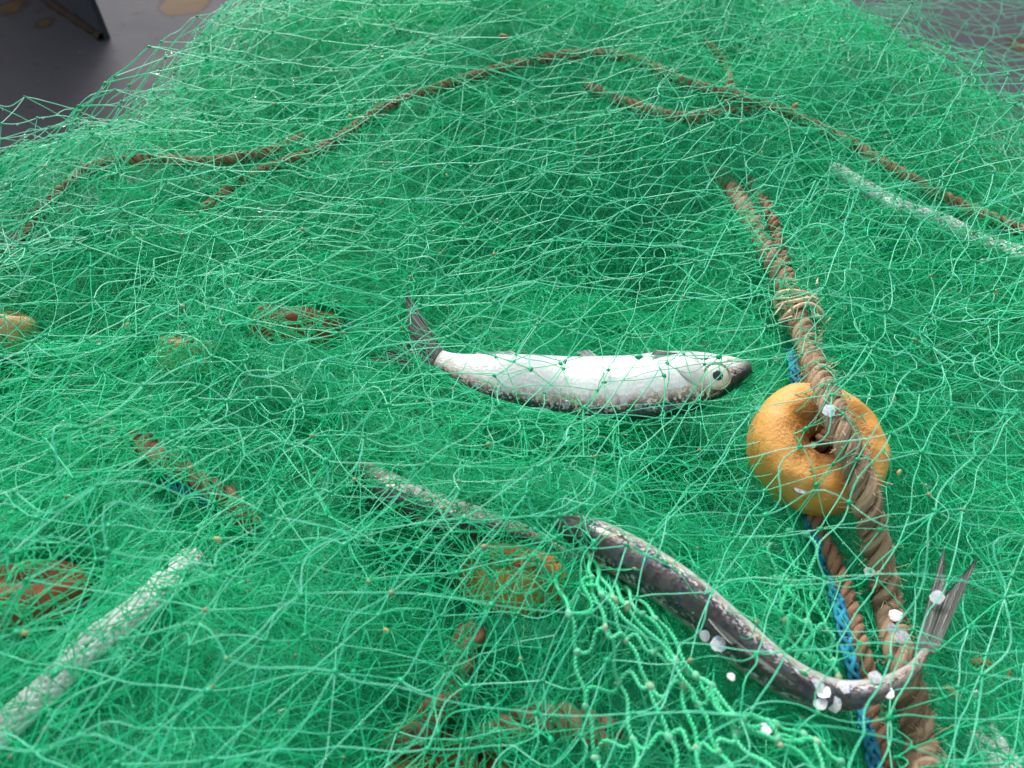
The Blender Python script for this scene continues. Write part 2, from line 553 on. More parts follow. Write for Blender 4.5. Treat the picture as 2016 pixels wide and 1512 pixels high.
# ------------------------------------------------------------------ the heap's shape
ZP = 0.26
EDGE = np.array([on_plane(px, py, 0.275)[:2] - np.array((0, .03)) for px, py in
                 [(-900, 640), (-500, 470), (-200, 375), (0, 318), (120, 278), (215, 222), (330, 120), (480, 0), (640, -90), (860, -170), (1150, -200), (1420, -130), (1600, -40), (1740, 30), (1880, 95), (2016, 180), (2250, 310), (2500, 450), (2900, 620)]])
_o = np.argsort(EDGE[:, 0])
EDGE = EDGE[_o]
BUMPS = []
for px, py, amp, sx, sy in [(1180, 420, -0.085, .15, .11), (1180, 740, -0.022, .13, .06), (1900, 900, -0.03, .10, .20),
                            (200, 1250, 0.045, .13, .12), (480, 690, 0.020, .07, .05), (150, 640, -0.012, .06, .04), (1000, 1470, -0.02, .10, .05),
                            (850, 90, 0.03, .20, .07), (1560, 170, 0.028, .12, .05), (300, 330, 0.02, .14, .05), (1180, 60, 0.03, .15, .05)]:
    q = on_plane(px, py, ZP)
    BUMPS.append((q[0], q[1], amp, sx, sy))
NZ1, NZ2 = SNoise(11, 0.16), SNoise(12, 0.055)


def edge_d(x, y):
    return (np.interp(x, EDGE[:, 0], EDGE[:, 1]) - y) * 0.8


def heap(x, y, inset=0.0, tent=0.0, wid=0.17):
    """height of the packed net; tent in 0..1 bridges the hollows"""
    x = np.asarray(x, float)
    y = np.asarray(y, float)
    z = np.full(np.broadcast(x, y).shape, 0.25)
    for bx, by, amp, sx, sy in BUMPS:
        g = amp * np.exp(-((x - bx) / sx) ** 2 - ((y - by) / sy) ** 2)
        z = z + (g if amp > 0 else g * (1 - tent))
    z = z + (0.007 * NZ1(x, y) + 0.003 * NZ2(x, y)) * (1 - 0.6 * tent)
    d = np.clip(-(edge_d(x, y) - inset) / wid, 0, 1.2)
    return z * (1 - d * d)


def lift(x, y, dz, w_=.07):
    """a loose layer's height over the heap, settling onto it at the heap's edge"""
    return dz * np.clip((edge_d(x, y) + .06) / w_, 0.15, 1)


def at(px, py, dz=0.0):
    """point where the line of sight meets the heap surface raised by dz"""
    d = ray(px, py)
    s = np.linspace(0.2, 2.2, 1200)
    P = CAM + d * s[:, None]
    f = P[:, 2] - (heap(P[:, 0], P[:, 1]) + dz)
    i = int(np.argmax(f < 0)) if (f < 0).any() else len(s) - 1
    if i == 0: i = 1
    t = f[i - 1] / (f[i - 1] - f[i] + 1e-12)
    return P[i - 1] + (P[i] - P[i - 1]) * np.clip(t, 0, 1)


# ------------------------------------------------------------------ setting: deck and steel frame plate
def build_deck():
    n = 121
    xs, ys = np.linspace(-4, 4, n), np.linspace(-2, 6, n)
    # finer near the part in view
    xs = np.sort(np.concatenate([xs, np.linspace(-1.3, 0.2, 90)]))
    ys = np.sort(np.concatenate([ys, np.linspace(0.3, 1.6, 90)]))
    X, Y = np.meshgrid(xs, ys)
    V = np.stack([X, Y, np.zeros_like(X)], -1).reshape(-1, 3)
    nx, ny = len(xs), len(ys)
    i = np.arange(nx * ny).reshape(ny, nx)
    F = np.stack([i[:-1, :-1], i[:-1, 1:], i[1:, 1:], i[1:, :-1]], -1).reshape(-1, 4)
    bare = np.zeros(len(V))
    for px, py, r in [(365, 5, 0.055), (335, 20, 0.03), (20, 15, 0.05), (90, 45, 0.03), (2016, 90, 0.05), (1980, 330, 0.06)]:
        q = on_plane(px, py, 0)
        bare = np.maximum(bare, np.exp(-((V[:, 0] - q[0]) ** 2 + ((V[:, 1] - q[1]) * 0.8) ** 2) / r ** 2) * (1.0 if px in (365, 320) else 0.62))
    o = mesh_obj('deck', V, F, M_DECK, attrs={'bare': bare})
    tag(o, 'grey painted steel deck with rust spots behind the net', 'deck', kind='structure')


build_deck()


def build_bracket():
    a, b = on_plane(40, -40, 0), on_plane(213, 76, 0)
    root = empty('steel_bracket', tuple(a))
    tag(root, 'dark blue grey steel plate standing on the deck with rusty weld at its foot', 'steel bracket')
    d = norm(b - a)
    nrm = np.array((-d[1], d[0], 0)) * 0.005
    up = np.array((0, 0, 1.0))
    A, B = a + d * -0.6, b
    out = [A, B, B + up * 0.5 + d * 0.02, A + up * 0.9]
    V = [p + nrm for p in out] + [p - nrm for p in out]
    F = [(0, 1, 2, 3), (7, 6, 5, 4), (0, 4, 5, 1), (1, 5, 6, 2), (2, 6, 7, 3), (3, 7, 4, 0)]
    mesh_obj('plate', V, F, M_PLATE, root, smooth=False)
    L = 60
    t = np.linspace(0, 1, L)[:, None]
    P = A + (B - A) * t - norm(nrm) * 0.008 * np.sign(nrm[1]) + up * 0.003
    R = 0.009 + 0.004 * np.random.default_rng(3).normal(0, 0.6, L)
    v, f = tubes(P[None], np.abs(R)[None], 8)
    mesh_obj('weld_bead', v, f, M_RUST, root)


build_bracket()

# ------------------------------------------------------------------ obstacles: what the net lies over or under
OBST = {}


def add_obst(name, C, rr, rz):
    OBST[name] = (np.asarray(C, float), np.broadcast_to(np.asarray(rr, float), (len(C),)).copy(), np.broadcast_to(np.asarray(rz, float), (len(C),)).copy())


def constrain(P, over, under, clear):
    """push polyline points above / below the obstacles"""
    sh = P.shape
    Q = P.reshape(-1, 3).copy()
    for name, mode in [(n, 1) for n in over] + [(n, -1) for n in under]:
        C, rr, rz = OBST[name]
        lo, hi = C.min(0) - 0.06, C.max(0) + 0.06
        m = np.where((Q[:, 0] > lo[0]) & (Q[:, 0] < hi[0]) & (Q[:, 1] > lo[1]) & (Q[:, 1] < hi[1]))[0]
        if not len(m): continue
        q = Q[m]
        lim = np.full(len(m), -9.0 if mode > 0 else 9.0)
        for c, r_, z_ in zip(C, rr, rz):
            d = np.hypot(q[:, 0] - c[0], q[:, 1] - c[1])
            ins = z_ * np.sqrt(np.clip(1 - (d / r_) ** 2, 0, 1))
            k = np.where(d < r_, ins, -1.15 * (d - r_))
            lim = np.maximum(lim, c[2] + k) if mode > 0 else np.minimum(lim, c[2] - k)
        q[:, 2] = np.maximum(q[:, 2], lim + clear) if mode > 0 else np.minimum(q[:, 2], lim - clear)
        Q[m] = q
    return Q.reshape(sh)


# ------------------------------------------------------------------ ropes
def laid_rope(name, path, R, label, mats, pitch=2.3, strands=3, sides=22, yarns=7, step=0.0016, group=None, cat='rope', fuzz=120, hand=1, obst=True, skip=0.0):
    """a laid rope: each strand a helix with yarn ridges, plus loose fibres"""
    path = np.asarray(path, float)
    Ln = np.linalg.norm(np.diff(path, axis=0), axis=1).sum()
    K = max(24, int(Ln / step))
    c = spline(path, K)
    s = np.linspace(0, Ln, K)
    T = norm(np.gradient(c, axis=0))
    n1 = np.zeros_like(c)
    ref = np.array((0, 0, 1.0)) if abs(T[0][2]) < 0.9 else np.array((1.0, 0, 0))
    v = norm(np.cross(T[0], ref))
    for i in range(K):
        v = norm(v - T[i] * np.dot(v, T[i]))
        n1[i] = v
    n2 = np.cross(T, n1)
    root = empty(name, tuple(c[0]))
    tag(root, label, cat, group)
    rs = R * 0.41
    rh = R - rs
    r_ = np.random.default_rng(int(abs(c[0][0]) * 1e5) + K)
    for k in range(strands):
        ph = 2 * np.pi * k / strands + hand * 2 * np.pi * s / (pitch * 2 * R) + 0.25 * np.sin(s * 23 + k)
        P = c + rh * (n1 * np.cos(ph)[:, None] + n2 * np.sin(ph)[:, None])
        a = np.arange(sides) * 2 * np.pi / sides
        yv = np.clip(r_.uniform(0, 1, yarns), 0, 1)
        tw = -hand * 2 * np.pi * s / (pitch * 2 * R) * 0.55
        rad = rs * (1.0 + 0.26 * np.abs(np.sin(yarns / 2 * (a[None] + tw[:, None] * 2.2))) + 0.035 * np.sin(s * 61 + k * 2)[:, None] + r_.normal(0, 0.010, (K, sides)))
        vv, ff = tubes(P[None], rad[None], sides)
        mesh_obj('strand', vv, ff, mats[0], root, attrs={'rnd': yv[(np.floor(yarns / (2 * np.pi) * (a[None] + tw[:, None] * 2.2)).astype(int)) % yarns].ravel()})
    if fuzz:
        i = r_.integers(2, K - 2, fuzz)
        an = r_.uniform(0, 2 * np.pi, fuzz)
        nd = n1[i] * np.cos(an)[:, None] + n2[i] * np.sin(an)[:, None]
        p0 = c[i] + nd * R * 0.9
        dr = norm(nd * 0.8 + T[i] * r_.normal(0, 1, (fuzz, 1)) + r_.normal(0, 0.4, (fuzz, 3)))
        ln = r_.uniform(0.15, 0.8, fuzz)[:, None] * R
        t = np.linspace(0, 1, 4)[None, :, None]
        bend = r_.normal(0, 0.5, (fuzz, 1, 3))
        P = p0[:, None] + (dr * ln)[:, None] * t + bend * ln[:, None] * t ** 2
        vv, ff = tubes(P, 0.00016, 3)
        mesh_obj('loose_fibres', vv, ff, mats[1], root, attrs={'rnd': np.repeat(r_.uniform(0, 1, fuzz), 12)})['kind'] = 'stuff'
    if obst:
        cc = c[int(skip / step)::max(1, int(0.006 / step))]
        add_obst(name + '|' + label, cc, R * 1.05, R * 1.05)
    return root


def path_px(pts):
    """pts: (px, py, height of the centre above the heap)"""
    return [at(a, b, dz) for a, b, dz in pts]


thick = path_px([(1400, 330, -.045), (1440, 375, -.018), (1470, 420, .006), (1505, 490, .014), (1550, 575, .016), (1590, 680, .020), (1632, 790, .052), (1690, 930, .050), (1722, 1060, .022), (1748, 1190, .018), (1772, 1290, .016), (1798, 1390, .012), (1815, 1480, .012), (1822, 1580, .012), (1826, 1680, .012)])
laid_rope('brown_rope', thick, 0.0077, 'thick brown three strand rope lying across the orange ring float', (M_ROPE, M_FRAY), fuzz=1800, sides=44, yarns=11, step=0.0010, skip=0.07)
OB_THICK = 'brown_rope|thick brown three strand rope lying across the orange ring float'

FC = at(1606, 882, 0.022)                       # centre of the ring float
FN = norm(0.80 * (CAM - FC) / np.linalg.norm(CAM - FC) + np.array((0.32, 0.27, 0.18)))   # its axis
thin = path_px([(1470, 350, -.040), (1500, 390, -.016), (1520, 430, .002), (1545, 520, .006), (1570, 610, .010), (1592, 720, .014), (1612, 790, .040)]) + [FC + FN * 0.026 + np.array((0.004, 0.004, 0)), FC, FC - FN * 0.016 + np.array((0, -.012, 0))] + \
       path_px([(1606, 1030, .004), (1640, 1100, .008), (1672, 1190, .008), (1692, 1270, .006), (1710, 1340, .004), (1724, 1420, .006), (1742, 1500, .006), (1752, 1600, .006), (1760, 1700, .006)])
laid_rope('brown_rope', thin, 0.0048, 'thinner brown rope threaded through the orange ring float', (M_ROPE2, M_FRAY), sides=28, yarns=6, fuzz=420, step=0.0010, skip=0.07)
OB_THIN = 'brown_rope|thinner brown rope threaded through the orange ring float'


def braided(name, path, R, label, mat, n=8, pitch=0.030, group=None, cat='rope', sr=0.36, mod=0.16):
    """flat tubular braid: two sets of strands crossing over and under"""
    path = np.asarray(path, float)
    Ln = np.linalg.norm(np.diff(path, axis=0), axis=1).sum()
    K = max(30, int(Ln / 0.0016))
    c = spline(path, K)
    s = np.linspace(0, Ln, K)
    T = norm(np.gradient(c, axis=0))
    n1 = norm(np.cross(T, np.array((0.1, 0.2, 0.97))))
    n2 = np.cross(T, n1)
    root = empty(name, tuple(c[0]))
    tag(root, label, cat, group)
    r_ = np.random.default_rng(K)
    for k in range(n):
        sg = 1 if k % 2 == 0 else -1
        ph = 2 * np.pi * k / n + sg * 2 * np.pi * s / pitch
        rad = R * (1.08 - sr - mod * .5 + mod * .5 * np.sin(n / 2 * 2 * np.pi * s / pitch + k * np.pi / 2))
        P = c + rad[:, None] * (n1 * np.cos(ph)[:, None] * 1.15 + n2 * np.sin(ph)[:, None] * 0.85)
        vv, ff = tubes(P[None], R * sr * (1 + 0.06 * r_.normal(0, 1, (1, K))), 8)
        mesh_obj('strand', vv, ff, mat, root, attrs={'rnd': np.full(len(vv), r_.uniform())})
    add_obst(name + '|' + label, c[::4], R * 1.1, R * 1.1)
    return root


blue = path_px([(1556, 690, -.006), (1566, 740, .000), (1578, 880, -.008), (1590, 1000, .000), (1606, 1060, .005), (1634, 1130, .006), (1655, 1210, .006), (1672, 1290, .004), (1690, 1360, .000), (1706, 1430, .005), (1722, 1510, .006), (1735, 1620, .006)])
braided('blue_twine', blue, 0.0037, 'faded blue braided cord running beside the thinner brown rope', M_BLUE, n=6, pitch=0.024, cat='cord')
OB_BLUE = 'blue_twine|faded blue braided cord running beside the thinner brown rope'

# ropes half buried along the back of the heap
head = path_px([(380, 430, .004), (500, 345, .006), (640, 290, .008), (760, 212, .012), (900, 160, .014), (1040, 122, .014), (1150, 106, .014), (1250, 118, .014), (1350, 160, .014), (1450, 190, .014), (1560, 228, .014), (1680, 285, .012), (1790, 350, .010), (1880, 398, .006), (2000, 450, .004), (2150, 520, .004)])
laid_rope('brown_rope', head, 0.0052, 'long brown rope arching over the back of the net heap', (M_ROPE2, M_FRAY), sides=12, yarns=5, step=0.003, fuzz=150)
OB_HEAD = 'brown_rope|long brown rope arching over the back of the net heap'
left = path_px([(-90, 640, .002), (10, 520, .004), (70, 430, .006), (140, 360, .008), (200, 325, .010), (300, 314, .010), (400, 318, .010), (520, 302, .008), (600, 270, .004)])
laid_rope('brown_rope', left, 0.0048, 'brown rope under the pale net near the left edge', (M_ROPE2, M_FRAY), sides=12, yarns=5, step=0.003, fuzz=120)
OB_LEFT = 'brown_rope|brown rope under the pale net near the left edge'
short = path_px([(1150, 165, .004), (1200, 190, .008), (1260, 212, .010), (1340, 232, .010), (1420, 222, .008), (1510, 210, .006)])
laid_rope('brown_rope', short, 0.0058, 'short stretch of brown rope below the arching rope', (M_ROPE2, M_FRAY), sides=12, yarns=5, step=0.003, fuzz=90)
OB_SHORT = 'brown_rope|short stretch of brown rope below the arching rope'
tailr = path_px([(1385, 80, .010), (1412, 105, .012), (1432, 135, .012), (1436, 165, .012), (1425, 185, .010)])
laid_rope('brown_rope', tailr, 0.0042, 'thin brown rope end joining the arching rope from above', (M_ROPE2, M_FRAY), sides=10, yarns=5, step=0.003, fuzz=60)
OB_TAIL = 'brown_rope|thin brown rope end joining the arching rope from above'
low1 = path_px([(930, 1235, -.028), (905, 1300, -.020), (880, 1370, -.020), (830, 1430, -.022), (770, 1480, -.004)])
laid_rope('brown_rope', low1, 0.0085, 'thick reddish brown rope buried in the net at the bottom', (mat_rope('reddish_rope_fibre', (0.30, 0.13, 0.08), (0.40, 0.20, 0.13), (0.12, 0.05, 0.035)), M_FRAY), sides=14, step=0.0025, fuzz=60)
low2 = path_px([(930, 1470, -.004), (990, 1440, -.020), (1060, 1415, -.016), (1130, 1420, -.020), (1210, 1450, -.004)])
laid_rope('brown_rope', low2, 0.0080, 'grey brown rope buried crosswise beside the green twine at the bottom', (M_ROPE, M_FRAY), sides=14, step=0.0025, fuzz=60)
mid3 = path_px([(270, 860, -.012), (320, 905, -.009), (390, 945, -.007), (450, 985, -.009), (500, 1040, -.014)])
laid_rope('brown_rope', mid3, 0.0065, 'short brown rope showing through the net on the left', (M_ROPE2, M_FRAY), sides=12, step=0.0025, fuzz=60)
blue2 = path_px([(330, 940, -.018), (360, 955, -.013), (395, 975, -.013), (430, 995, -.018)])
braided('blue_twine', blue2, 0.0045, 'short blue cord showing through the net on the left', M_BLUE, n=6, pitch=0.024, cat='cord')
braided('white_rope', path_px([(1640, 330, -.002), (1715, 375, -.002), (1780, 410, .000), (1850, 432, -.001), (1930, 472, -.003), (2010, 500, .004), (2120, 550, .0)]), 0.0066, 'white rope under the net at the upper right', M_WHITE, n=20, pitch=0.05, sr=0.2, mod=0.1)
braided('white_rope', path_px([(-120, 1560, .004), (0, 1440, -.006), (90, 1358, -.004), (180, 1268, -.005), (260, 1208, -.009), (320, 1150, -.024), (380, 1095, -.040)]), 0.0066, 'white rope under the net at the lower left', M_WHITE, n=20, pitch=0.05, sr=0.2, mod=0.1)
braided('white_rope', path_px([(1930, 1440, -.010), (1965, 1490, -.012), (2000, 1540, -.010), (2050, 1600, -.004)]), 0.0080, 'white rope in the bottom right corner beside the thick brown rope', M_WHITE, n=20, pitch=0.05, sr=0.2, mod=0.1)


# frayed whipping on the bundled ropes above the float
def build_fray():
    r_ = np.random.default_rng(5)
    c = at(1575, 600, 0.026)
    root = empty('frayed_cord', tuple(c))
    tag(root, 'pale frayed cord tied round the brown ropes above the float', 'cord')
    P = []
    for k in range(22):
        base = c + np.array((r_.normal(0, .010), r_.normal(0, .012), r_.normal(0, .002)))
        d = norm(np.array((r_.normal(-.2, 1), r_.normal(-.1, .5), r_.normal(.1, .3))))
        b = r_.normal(0, .6, 3)
        t = np.linspace(0, 1, 7)[:, None]
        P.append(base + d * 0.012 * r_.uniform(.5, 1.2) * t + b * 0.006 * t ** 2)
    vv, ff = tubes(np.array(P), np.linspace(1.0, .3, 7)[None] * r_.uniform(.0006, .0016, 22)[:, None], 6)
    mesh_obj('fibres', vv, ff, M_FRAY, root, attrs={'rnd': r_.uniform(0, 1, len(vv))})['kind'] = 'stuff'
    # two turns of whipping cord round the ropes
    for dy in (-0.006, 0.004, 0.012):
        a = np.linspace(0, 2 * np.pi, 40)
        Q = c + np.stack([0.0155 * np.cos(a) + 0.002, dy + 0.003 * np.sin(a * 2 + dy * 200), 0.012 * np.sin(a) - 0.008], 1)
        vv, ff = tubes(Q[None], 0.0016, 8)
        mesh_obj('whipping_turn', vv, ff, M_FRAY, root, attrs={'rnd': r_.uniform(0, 1, len(vv))})
    # curled nylon offcuts round the ropes above
    P = []
    for k in range(90):
        u = r_.uniform(0, 1)
        b = at(1450 + 110 * u, 440 + 150 * u, .020) + r_.normal(0, .006, 3)
        rad, a0 = r_.uniform(.004, .008), r_.uniform(0, 6.28)
        a = a0 + np.linspace(0, r_.uniform(2.5, 6), 12)
        ax1, ax2 = norm(r_.normal(0, 1, 3)), norm(r_.normal(0, 1, 3))
        P.append(b + rad * (np.cos(a)[:, None] * ax1 + np.sin(a)[:, None] * ax2))
    vv, ff = tubes(np.array(P), 0.00045, 4)
    mesh_obj('nylon_offcuts', vv, ff, M_NET, root, attrs={'rnd': np.repeat(r_.uniform(.5, 1, 90), 48)})['kind'] = 'stuff'


build_fray()


# ------------------------------------------------------------------ floats
def ring_float(C, N, R, H, hole, label, mat, group=None, squash=1.0, seed=0):
    """bagel shaped foam float: rounded profile, dimpled round the hole"""
    N = norm(np.asarray(N, float))
    e1 = norm(np.cross(N, np.array((0, 0, 1.0)) if abs(N[2]) < .95 else np.array((1.0, 0, 0))))
    e2 = np.cross(N, e1)
    prof = []
    for a in np.linspace(0, 2 * np.pi, 44, endpoint=False):
        ca, sa = math.cos(a), math.sin(a)
        pr = (R + hole) / 2 + (R - hole) / 2 * math.copysign(abs(ca) ** 0.80, ca)
        f = (pr - hole) / (R - hole)
        hh = H / 2 * math.copysign(abs(sa) ** 0.66, sa) * (0.66 + 0.34 * min(1, f * 1.9))
        prof.append((pr, hh, f))
    prof = np.array(prof)
    nt = 72
    th = np.linspace(0, 2 * np.pi, nt, endpoint=False)
    sn = SNoise(40 + seed, 0.06)
    V, D = [], []
    for t in th:
        e = e1 * math.cos(t) * squash + e2 * math.sin(t)
        wob = 1 + 0.015 * math.sin(2 * t + 1) + 0.008 * math.sin(5 * t + seed)
        p = C + e * (prof[:, :1] * wob) + N * prof[:, 1:2]
        p = p + N * (0.0007 * sn(p[:, 0] * 3, p[:, 1] * 3 + p[:, 2]))[:, None]
        V.append(p)
        D.append(np.clip(1.4 - prof[:, 2] * 1.9, 0, 1))
    V = np.array(V)
    m = len(prof)
    i = np.arange(nt * m).reshape(nt, m)
    j = np.roll(i, -1, 0)
    F = np.stack([i, j, np.roll(j, -1, 1), np.roll(i, -1, 1)], -1).reshape(-1, 4)
    root = empty('ring_float', tuple(C))
    tag(root, label, 'float', group)
    mesh_obj('foam_ring', V.reshape(-1, 3), F, mat, root, attrs={'dirt': np.array(D).ravel()})
    ang = np.linspace(0, 2 * np.pi, 18, endpoint=False)
    cc = np.array([C + (e1 * math.cos(t) + e2 * math.sin(t)) * (R + hole) / 2 for t in ang])
    add_obst('float|' + label, np.vstack([cc, C[None]]), (R - hole) / 2 * 1.05, np.append(np.full(18, (R - hole) / 2 * 0.85), H * 0.3))
    return root


ring_float(FC, FN, 0.0410, 0.041, 0.0058, 'orange foam ring float in the open beside the herring', M_FLOAT)
OB_FLOAT = 'float|orange foam ring float in the open beside the herring'
ring_float(at(1010, 1140, -.046), (0.12, 0.62, 0.60), 0.034, 0.030, 0.008, 'orange ring float buried in the net below the middle herring', M_FLOAT, seed=2)
ring_float(at(585, 650, -.046), (0.12, 0.62, 0.60), 0.036, 0.036, 0.008, 'red brown float buried in the net left of the herring tail', M_FLOATR, seed=3)
ring_float(at(-20, 655, -.002), (0.12, 0.62, 0.60), 0.030, 0.032, 0.007, 'tan float cut by the left edge of the picture', M_FLOATB, seed=4)
ring_float(at(60, 1180, -.052), (0.12, 0.62, 0.60), 0.030, 0.032, 0.007, 'red brown float buried near the lower left edge above the white rope', M_FLOATR, seed=5)
ring_float(at(370, 700, -.026), (0.12, 0.62, 0.60), 0.022, 0.026, 0.006, 'small tan float buried in the net near the red brown float', M_FLOATB, seed=6)
ring_float(at(880, 1550, -.022), (0.12, 0.62, 0.60), 0.034, 0.034, 0.007, 'orange float buried at the bottom edge of the picture', M_FLOAT, seed=7)


# ------------------------------------------------------------------ herrings
def fin(root, name, base_pts, tip_pts, thick=0.0006, mat=None, nsub=3, fork=None, parent=None):
    """fan of rays between a base line and a tip line, a thin solid sheet with ridged rays"""
    b, t = np.asarray(base_pts, float), np.asarray(tip_pts, float)
    n = 30
    b, t = spline(b, n), spline(t, n)
    K = 10
    s = np.linspace(0, 1, K)[None, :, None]
    P = b[:, None] * (1 - s) + t[:, None] * s
    nr = norm(np.cross(b[-1] - b[0] + 1e-6, (t - b).mean(0)))
    r_ = np.random.default_rng(n)
    ridge = np.where(np.arange(n) % 3 == 0, 1.0, 0.35) * thick
    P = P + nr * (0.002 * np.sin(s * 2.0) * r_.normal(0, .25, (n, 1, 1)))
    A = P + nr * ridge[:, None, None]
    B = P - nr * ridge[:, None, None]
    V = np.concatenate([A.reshape(-1, 3), B.reshape(-1, 3)])
    i = np.arange(n * K).reshape(n, K)
    q = np.stack([i[:-1, :-1], i[1:, :-1], i[1:, 1:], i[:-1, 1:]], -1).reshape(-1, 4)
    o = n * K
    rim = np.concatenate([i[0, :], i[1:, -1], i[-1, -2::-1], i[-2:0:-1, 0]])
    rim2 = np.roll(rim, -1)
    F = np.concatenate([q, q[:, ::-1] + o, np.stack([rim2, rim, rim + o, rim2 + o], -1)])
    rn = np.repeat((np.arange(n) % 3 == 0) * 0.6 + r_.uniform(0, .4, n), K)
    return mesh_obj(name, V, F, mat or M_FIN, parent or root, attrs={'rnd': np.concatenate([rn, rn])})


def herring(label, spine, dorsal, height, width, taildir=None, eye=True, name='herring', tail_len=0.055, spread=0.028, tail_up=None, cover=1.0):
    """spine tail -> snout; dorsal: direction of the back (3,) or (n,3) controls"""
    n = 90
    c = spline(spine, n)
    T = norm(np.gradient(c, axis=0))
    dr = spline(dorsal, n) if np.ndim(dorsal) == 2 else np.repeat(np.asarray(dorsal, float)[None], n, 0)
    D = norm(dr - T * (dr * T).sum(1, keepdims=True))
    Lt = np.cross(T, D)
    u = np.linspace(0, 1, n)
    hk = np.interp(u, [0, .05, .14, .22, .39, .55, .71, .80, .87, .95, .985, 1.0], [.27, .33, .58, .75, .93, 1.0, .99, .92, .78, .46, .26, .12])
    wk = np.interp(u, [0, .06, .16, .32, .5, .68, .80, .88, .93, .97, .99, 1.0], [.14, .22, .42, .72, .95, 1.0, 1.0, .94, .82, .58, .40, .16])
    ker = np.ones(5) / 5
    hk = np.convolve(np.pad(hk, 2, 'edge'), ker, 'valid')
    wk = np.convolve(np.pad(wk, 2, 'edge'), ker, 'valid')
    m = 40
    ph = np.linspace(0, 2 * np.pi, m, endpoint=False)
    V, UV = [], []
    for i in range(n):
        hd = np.cos(ph)
        w_ = np.sin(ph)
        # back broad, belly keeled
        wf = np.where(hd < 0, 1 - 0.30 * (-hd) ** 2, 1.0)
        p = c[i] + D[i] * (height / 2 * hk[i] * hd)[:, None] + Lt[i] * (width / 2 * wk[i] * np.sign(w_) * np.abs(w_) ** 0.9 * wf)[:, None]
        V.append(p)
        UV.append(np.stack([np.full(m, u[i]), np.minimum(ph, 2 * np.pi - ph) / np.pi], 1))
    V, UV = np.array(V), np.array(UV)
    idx = np.arange(n * m).reshape(n, m)
    j = np.roll(idx, -1, 1)
    F = np.stack([idx[:-1], j[:-1], j[1:], idx[1:]], -1).reshape(-1, 4).tolist()
    F.append(idx[0][::-1].tolist())
    F.append(idx[-1].tolist())
    root = empty(name, tuple(c[n // 2] - np.array((0, 0, width / 2))))
    tag(root, label, 'fish', 'herrings caught in the net')
    mesh_obj('body', V.reshape(-1, 3), F, M_FISH, root, uv=UV.reshape(-1, 2))
    # lateral side that faces the camera
    side = 1 if np.dot(Lt[60], CAM - c[60]) > 0 else -1

    def surf(uu, vv, lift=0.0, sd=side):
        f = uu * (n - 1)
        i = int(np.clip(math.floor(f), 0, n - 2))
        fr = f - i
        a = vv * math.pi
        hd, w_ = math.cos(a), math.sin(a)
        wf = 1 - 0.30 * hd * hd if hd < 0 else 1.0
        def one(k):
            return c[k] + D[k] * (height / 2 * hk[k] * hd) + Lt[k] * sd * (width / 2 * wk[k] * abs(w_) ** .9 * wf)
        p = one(i) * (1 - fr) + one(i + 1) * fr
        nn = norm(D[i] * hd / (height * hk[i]) + Lt[i] * sd * w_ / (width * wk[i]))
        return p + nn * lift, nn, T[i], D[i]

    def patch(nm, uvgrid, lift, mat):
        g = np.array(uvgrid)
        P = np.array([[surf(a, b, lift(k1 / (g.shape[0] - 1), k2 / (g.shape[1] - 1)))[0] for k2, (a, b) in enumerate(row)] for k1, row in enumerate(g)])
        q = np.arange(P.shape[0] * P.shape[1]).reshape(P.shape[:2])
        Fq = np.stack([q[:-1, :-1], q[1:, :-1], q[1:, 1:], q[:-1, 1:]], -1).reshape(-1, 4)
        return mesh_obj(nm, P.reshape(-1, 3), Fq, mat, root)

    if eye:
        # gill cover: raised plate with a rounded rear edge
        rows = []
        for k in np.linspace(0, 1, 14):
            v0 = 0.36 + 0.50 * k
            rear = 0.765 + 0.045 * (2 * k - 1) ** 2
            rows.append([(rear + (0.838 - rear) * s_, v0) for s_ in np.linspace(0, 1, 10)])
        patch('gill_cover', rows, lambda a, b: 0.0014 * min(1, 6 * (1 - b)) * (0.25 + 0.75 * min(1, 8 * b + .25)) * min(1, 7 * a, 7 * (1 - a)) + 0.0002, M_GILL)
        # jaw plate
        rows = []
        for k in np.linspace(0, 1, 8):
            rows.append([(0.925 + 0.058 * s_, 0.60 + 0.10 * k + 0.04 * s_) for s_ in np.linspace(0, 1, 9)])
        patch('jaw', rows, lambda a, b: 0.0007 * min(1, 6 * a, 6 * (1 - a), 6 * b, 6 * (1 - b)) + 0.0001, M_JAW)
        # eye: shallow dome with a dark pupil
        pe, ne, te, de = surf(0.880, 0.41, 0.0)
        e1 = norm(te - ne * np.dot(te, ne))
        e2 = np.cross(ne, e1)
        def dome(nm, r, h, off, mat, par):
            Vv, Ff = [pe + ne * (off + h)], []
            nr_, na = 7, 32
            for k in range(1, nr_ + 1):
                q = k / nr_
                for a in np.linspace(0, 2 * np.pi, na, endpoint=False):
                    Vv.append(pe + (e1 * math.cos(a) + e2 * math.sin(a)) * r * math.sin(q * math.pi / 2) + ne * (off + h * math.cos(q * math.pi / 2)))
            for a in range(na):
                Ff.append((0, 1 + a, 1 + (a + 1) % na))
                for k in range(nr_ - 1):
                    Ff.append((1 + k * na + a, 1 + (k + 1) * na + a, 1 + (k + 1) * na + (a + 1) % na, 1 + k * na + (a + 1) % na))
            return mesh_obj(nm, Vv, Ff, mat, par)
        rim_a = np.linspace(0, 2 * np.pi, 48)
        ey = dome('eye', height * .185, 0.0040, -0.0014, M_IRIS, root)
        dome('pupil', height * .075, 0.0010, 0.0020, M_PUPIL, ey)
        Pr = pe + (e1 * np.cos(rim_a)[:, None] + e2 * np.sin(rim_a)[:, None]) * height * .188 + ne * 0.0002
        vv, ff = tubes(Pr[None], 0.0007, 6)
        mesh_obj('eye_rim', vv, ff, M_JAW, ey)
    # tail fin: two lobes
    root_c, bt, bd = c[0], -T[0], D[0]
    td = norm(np.asarray(taildir, float)) if taildir is not None else bt
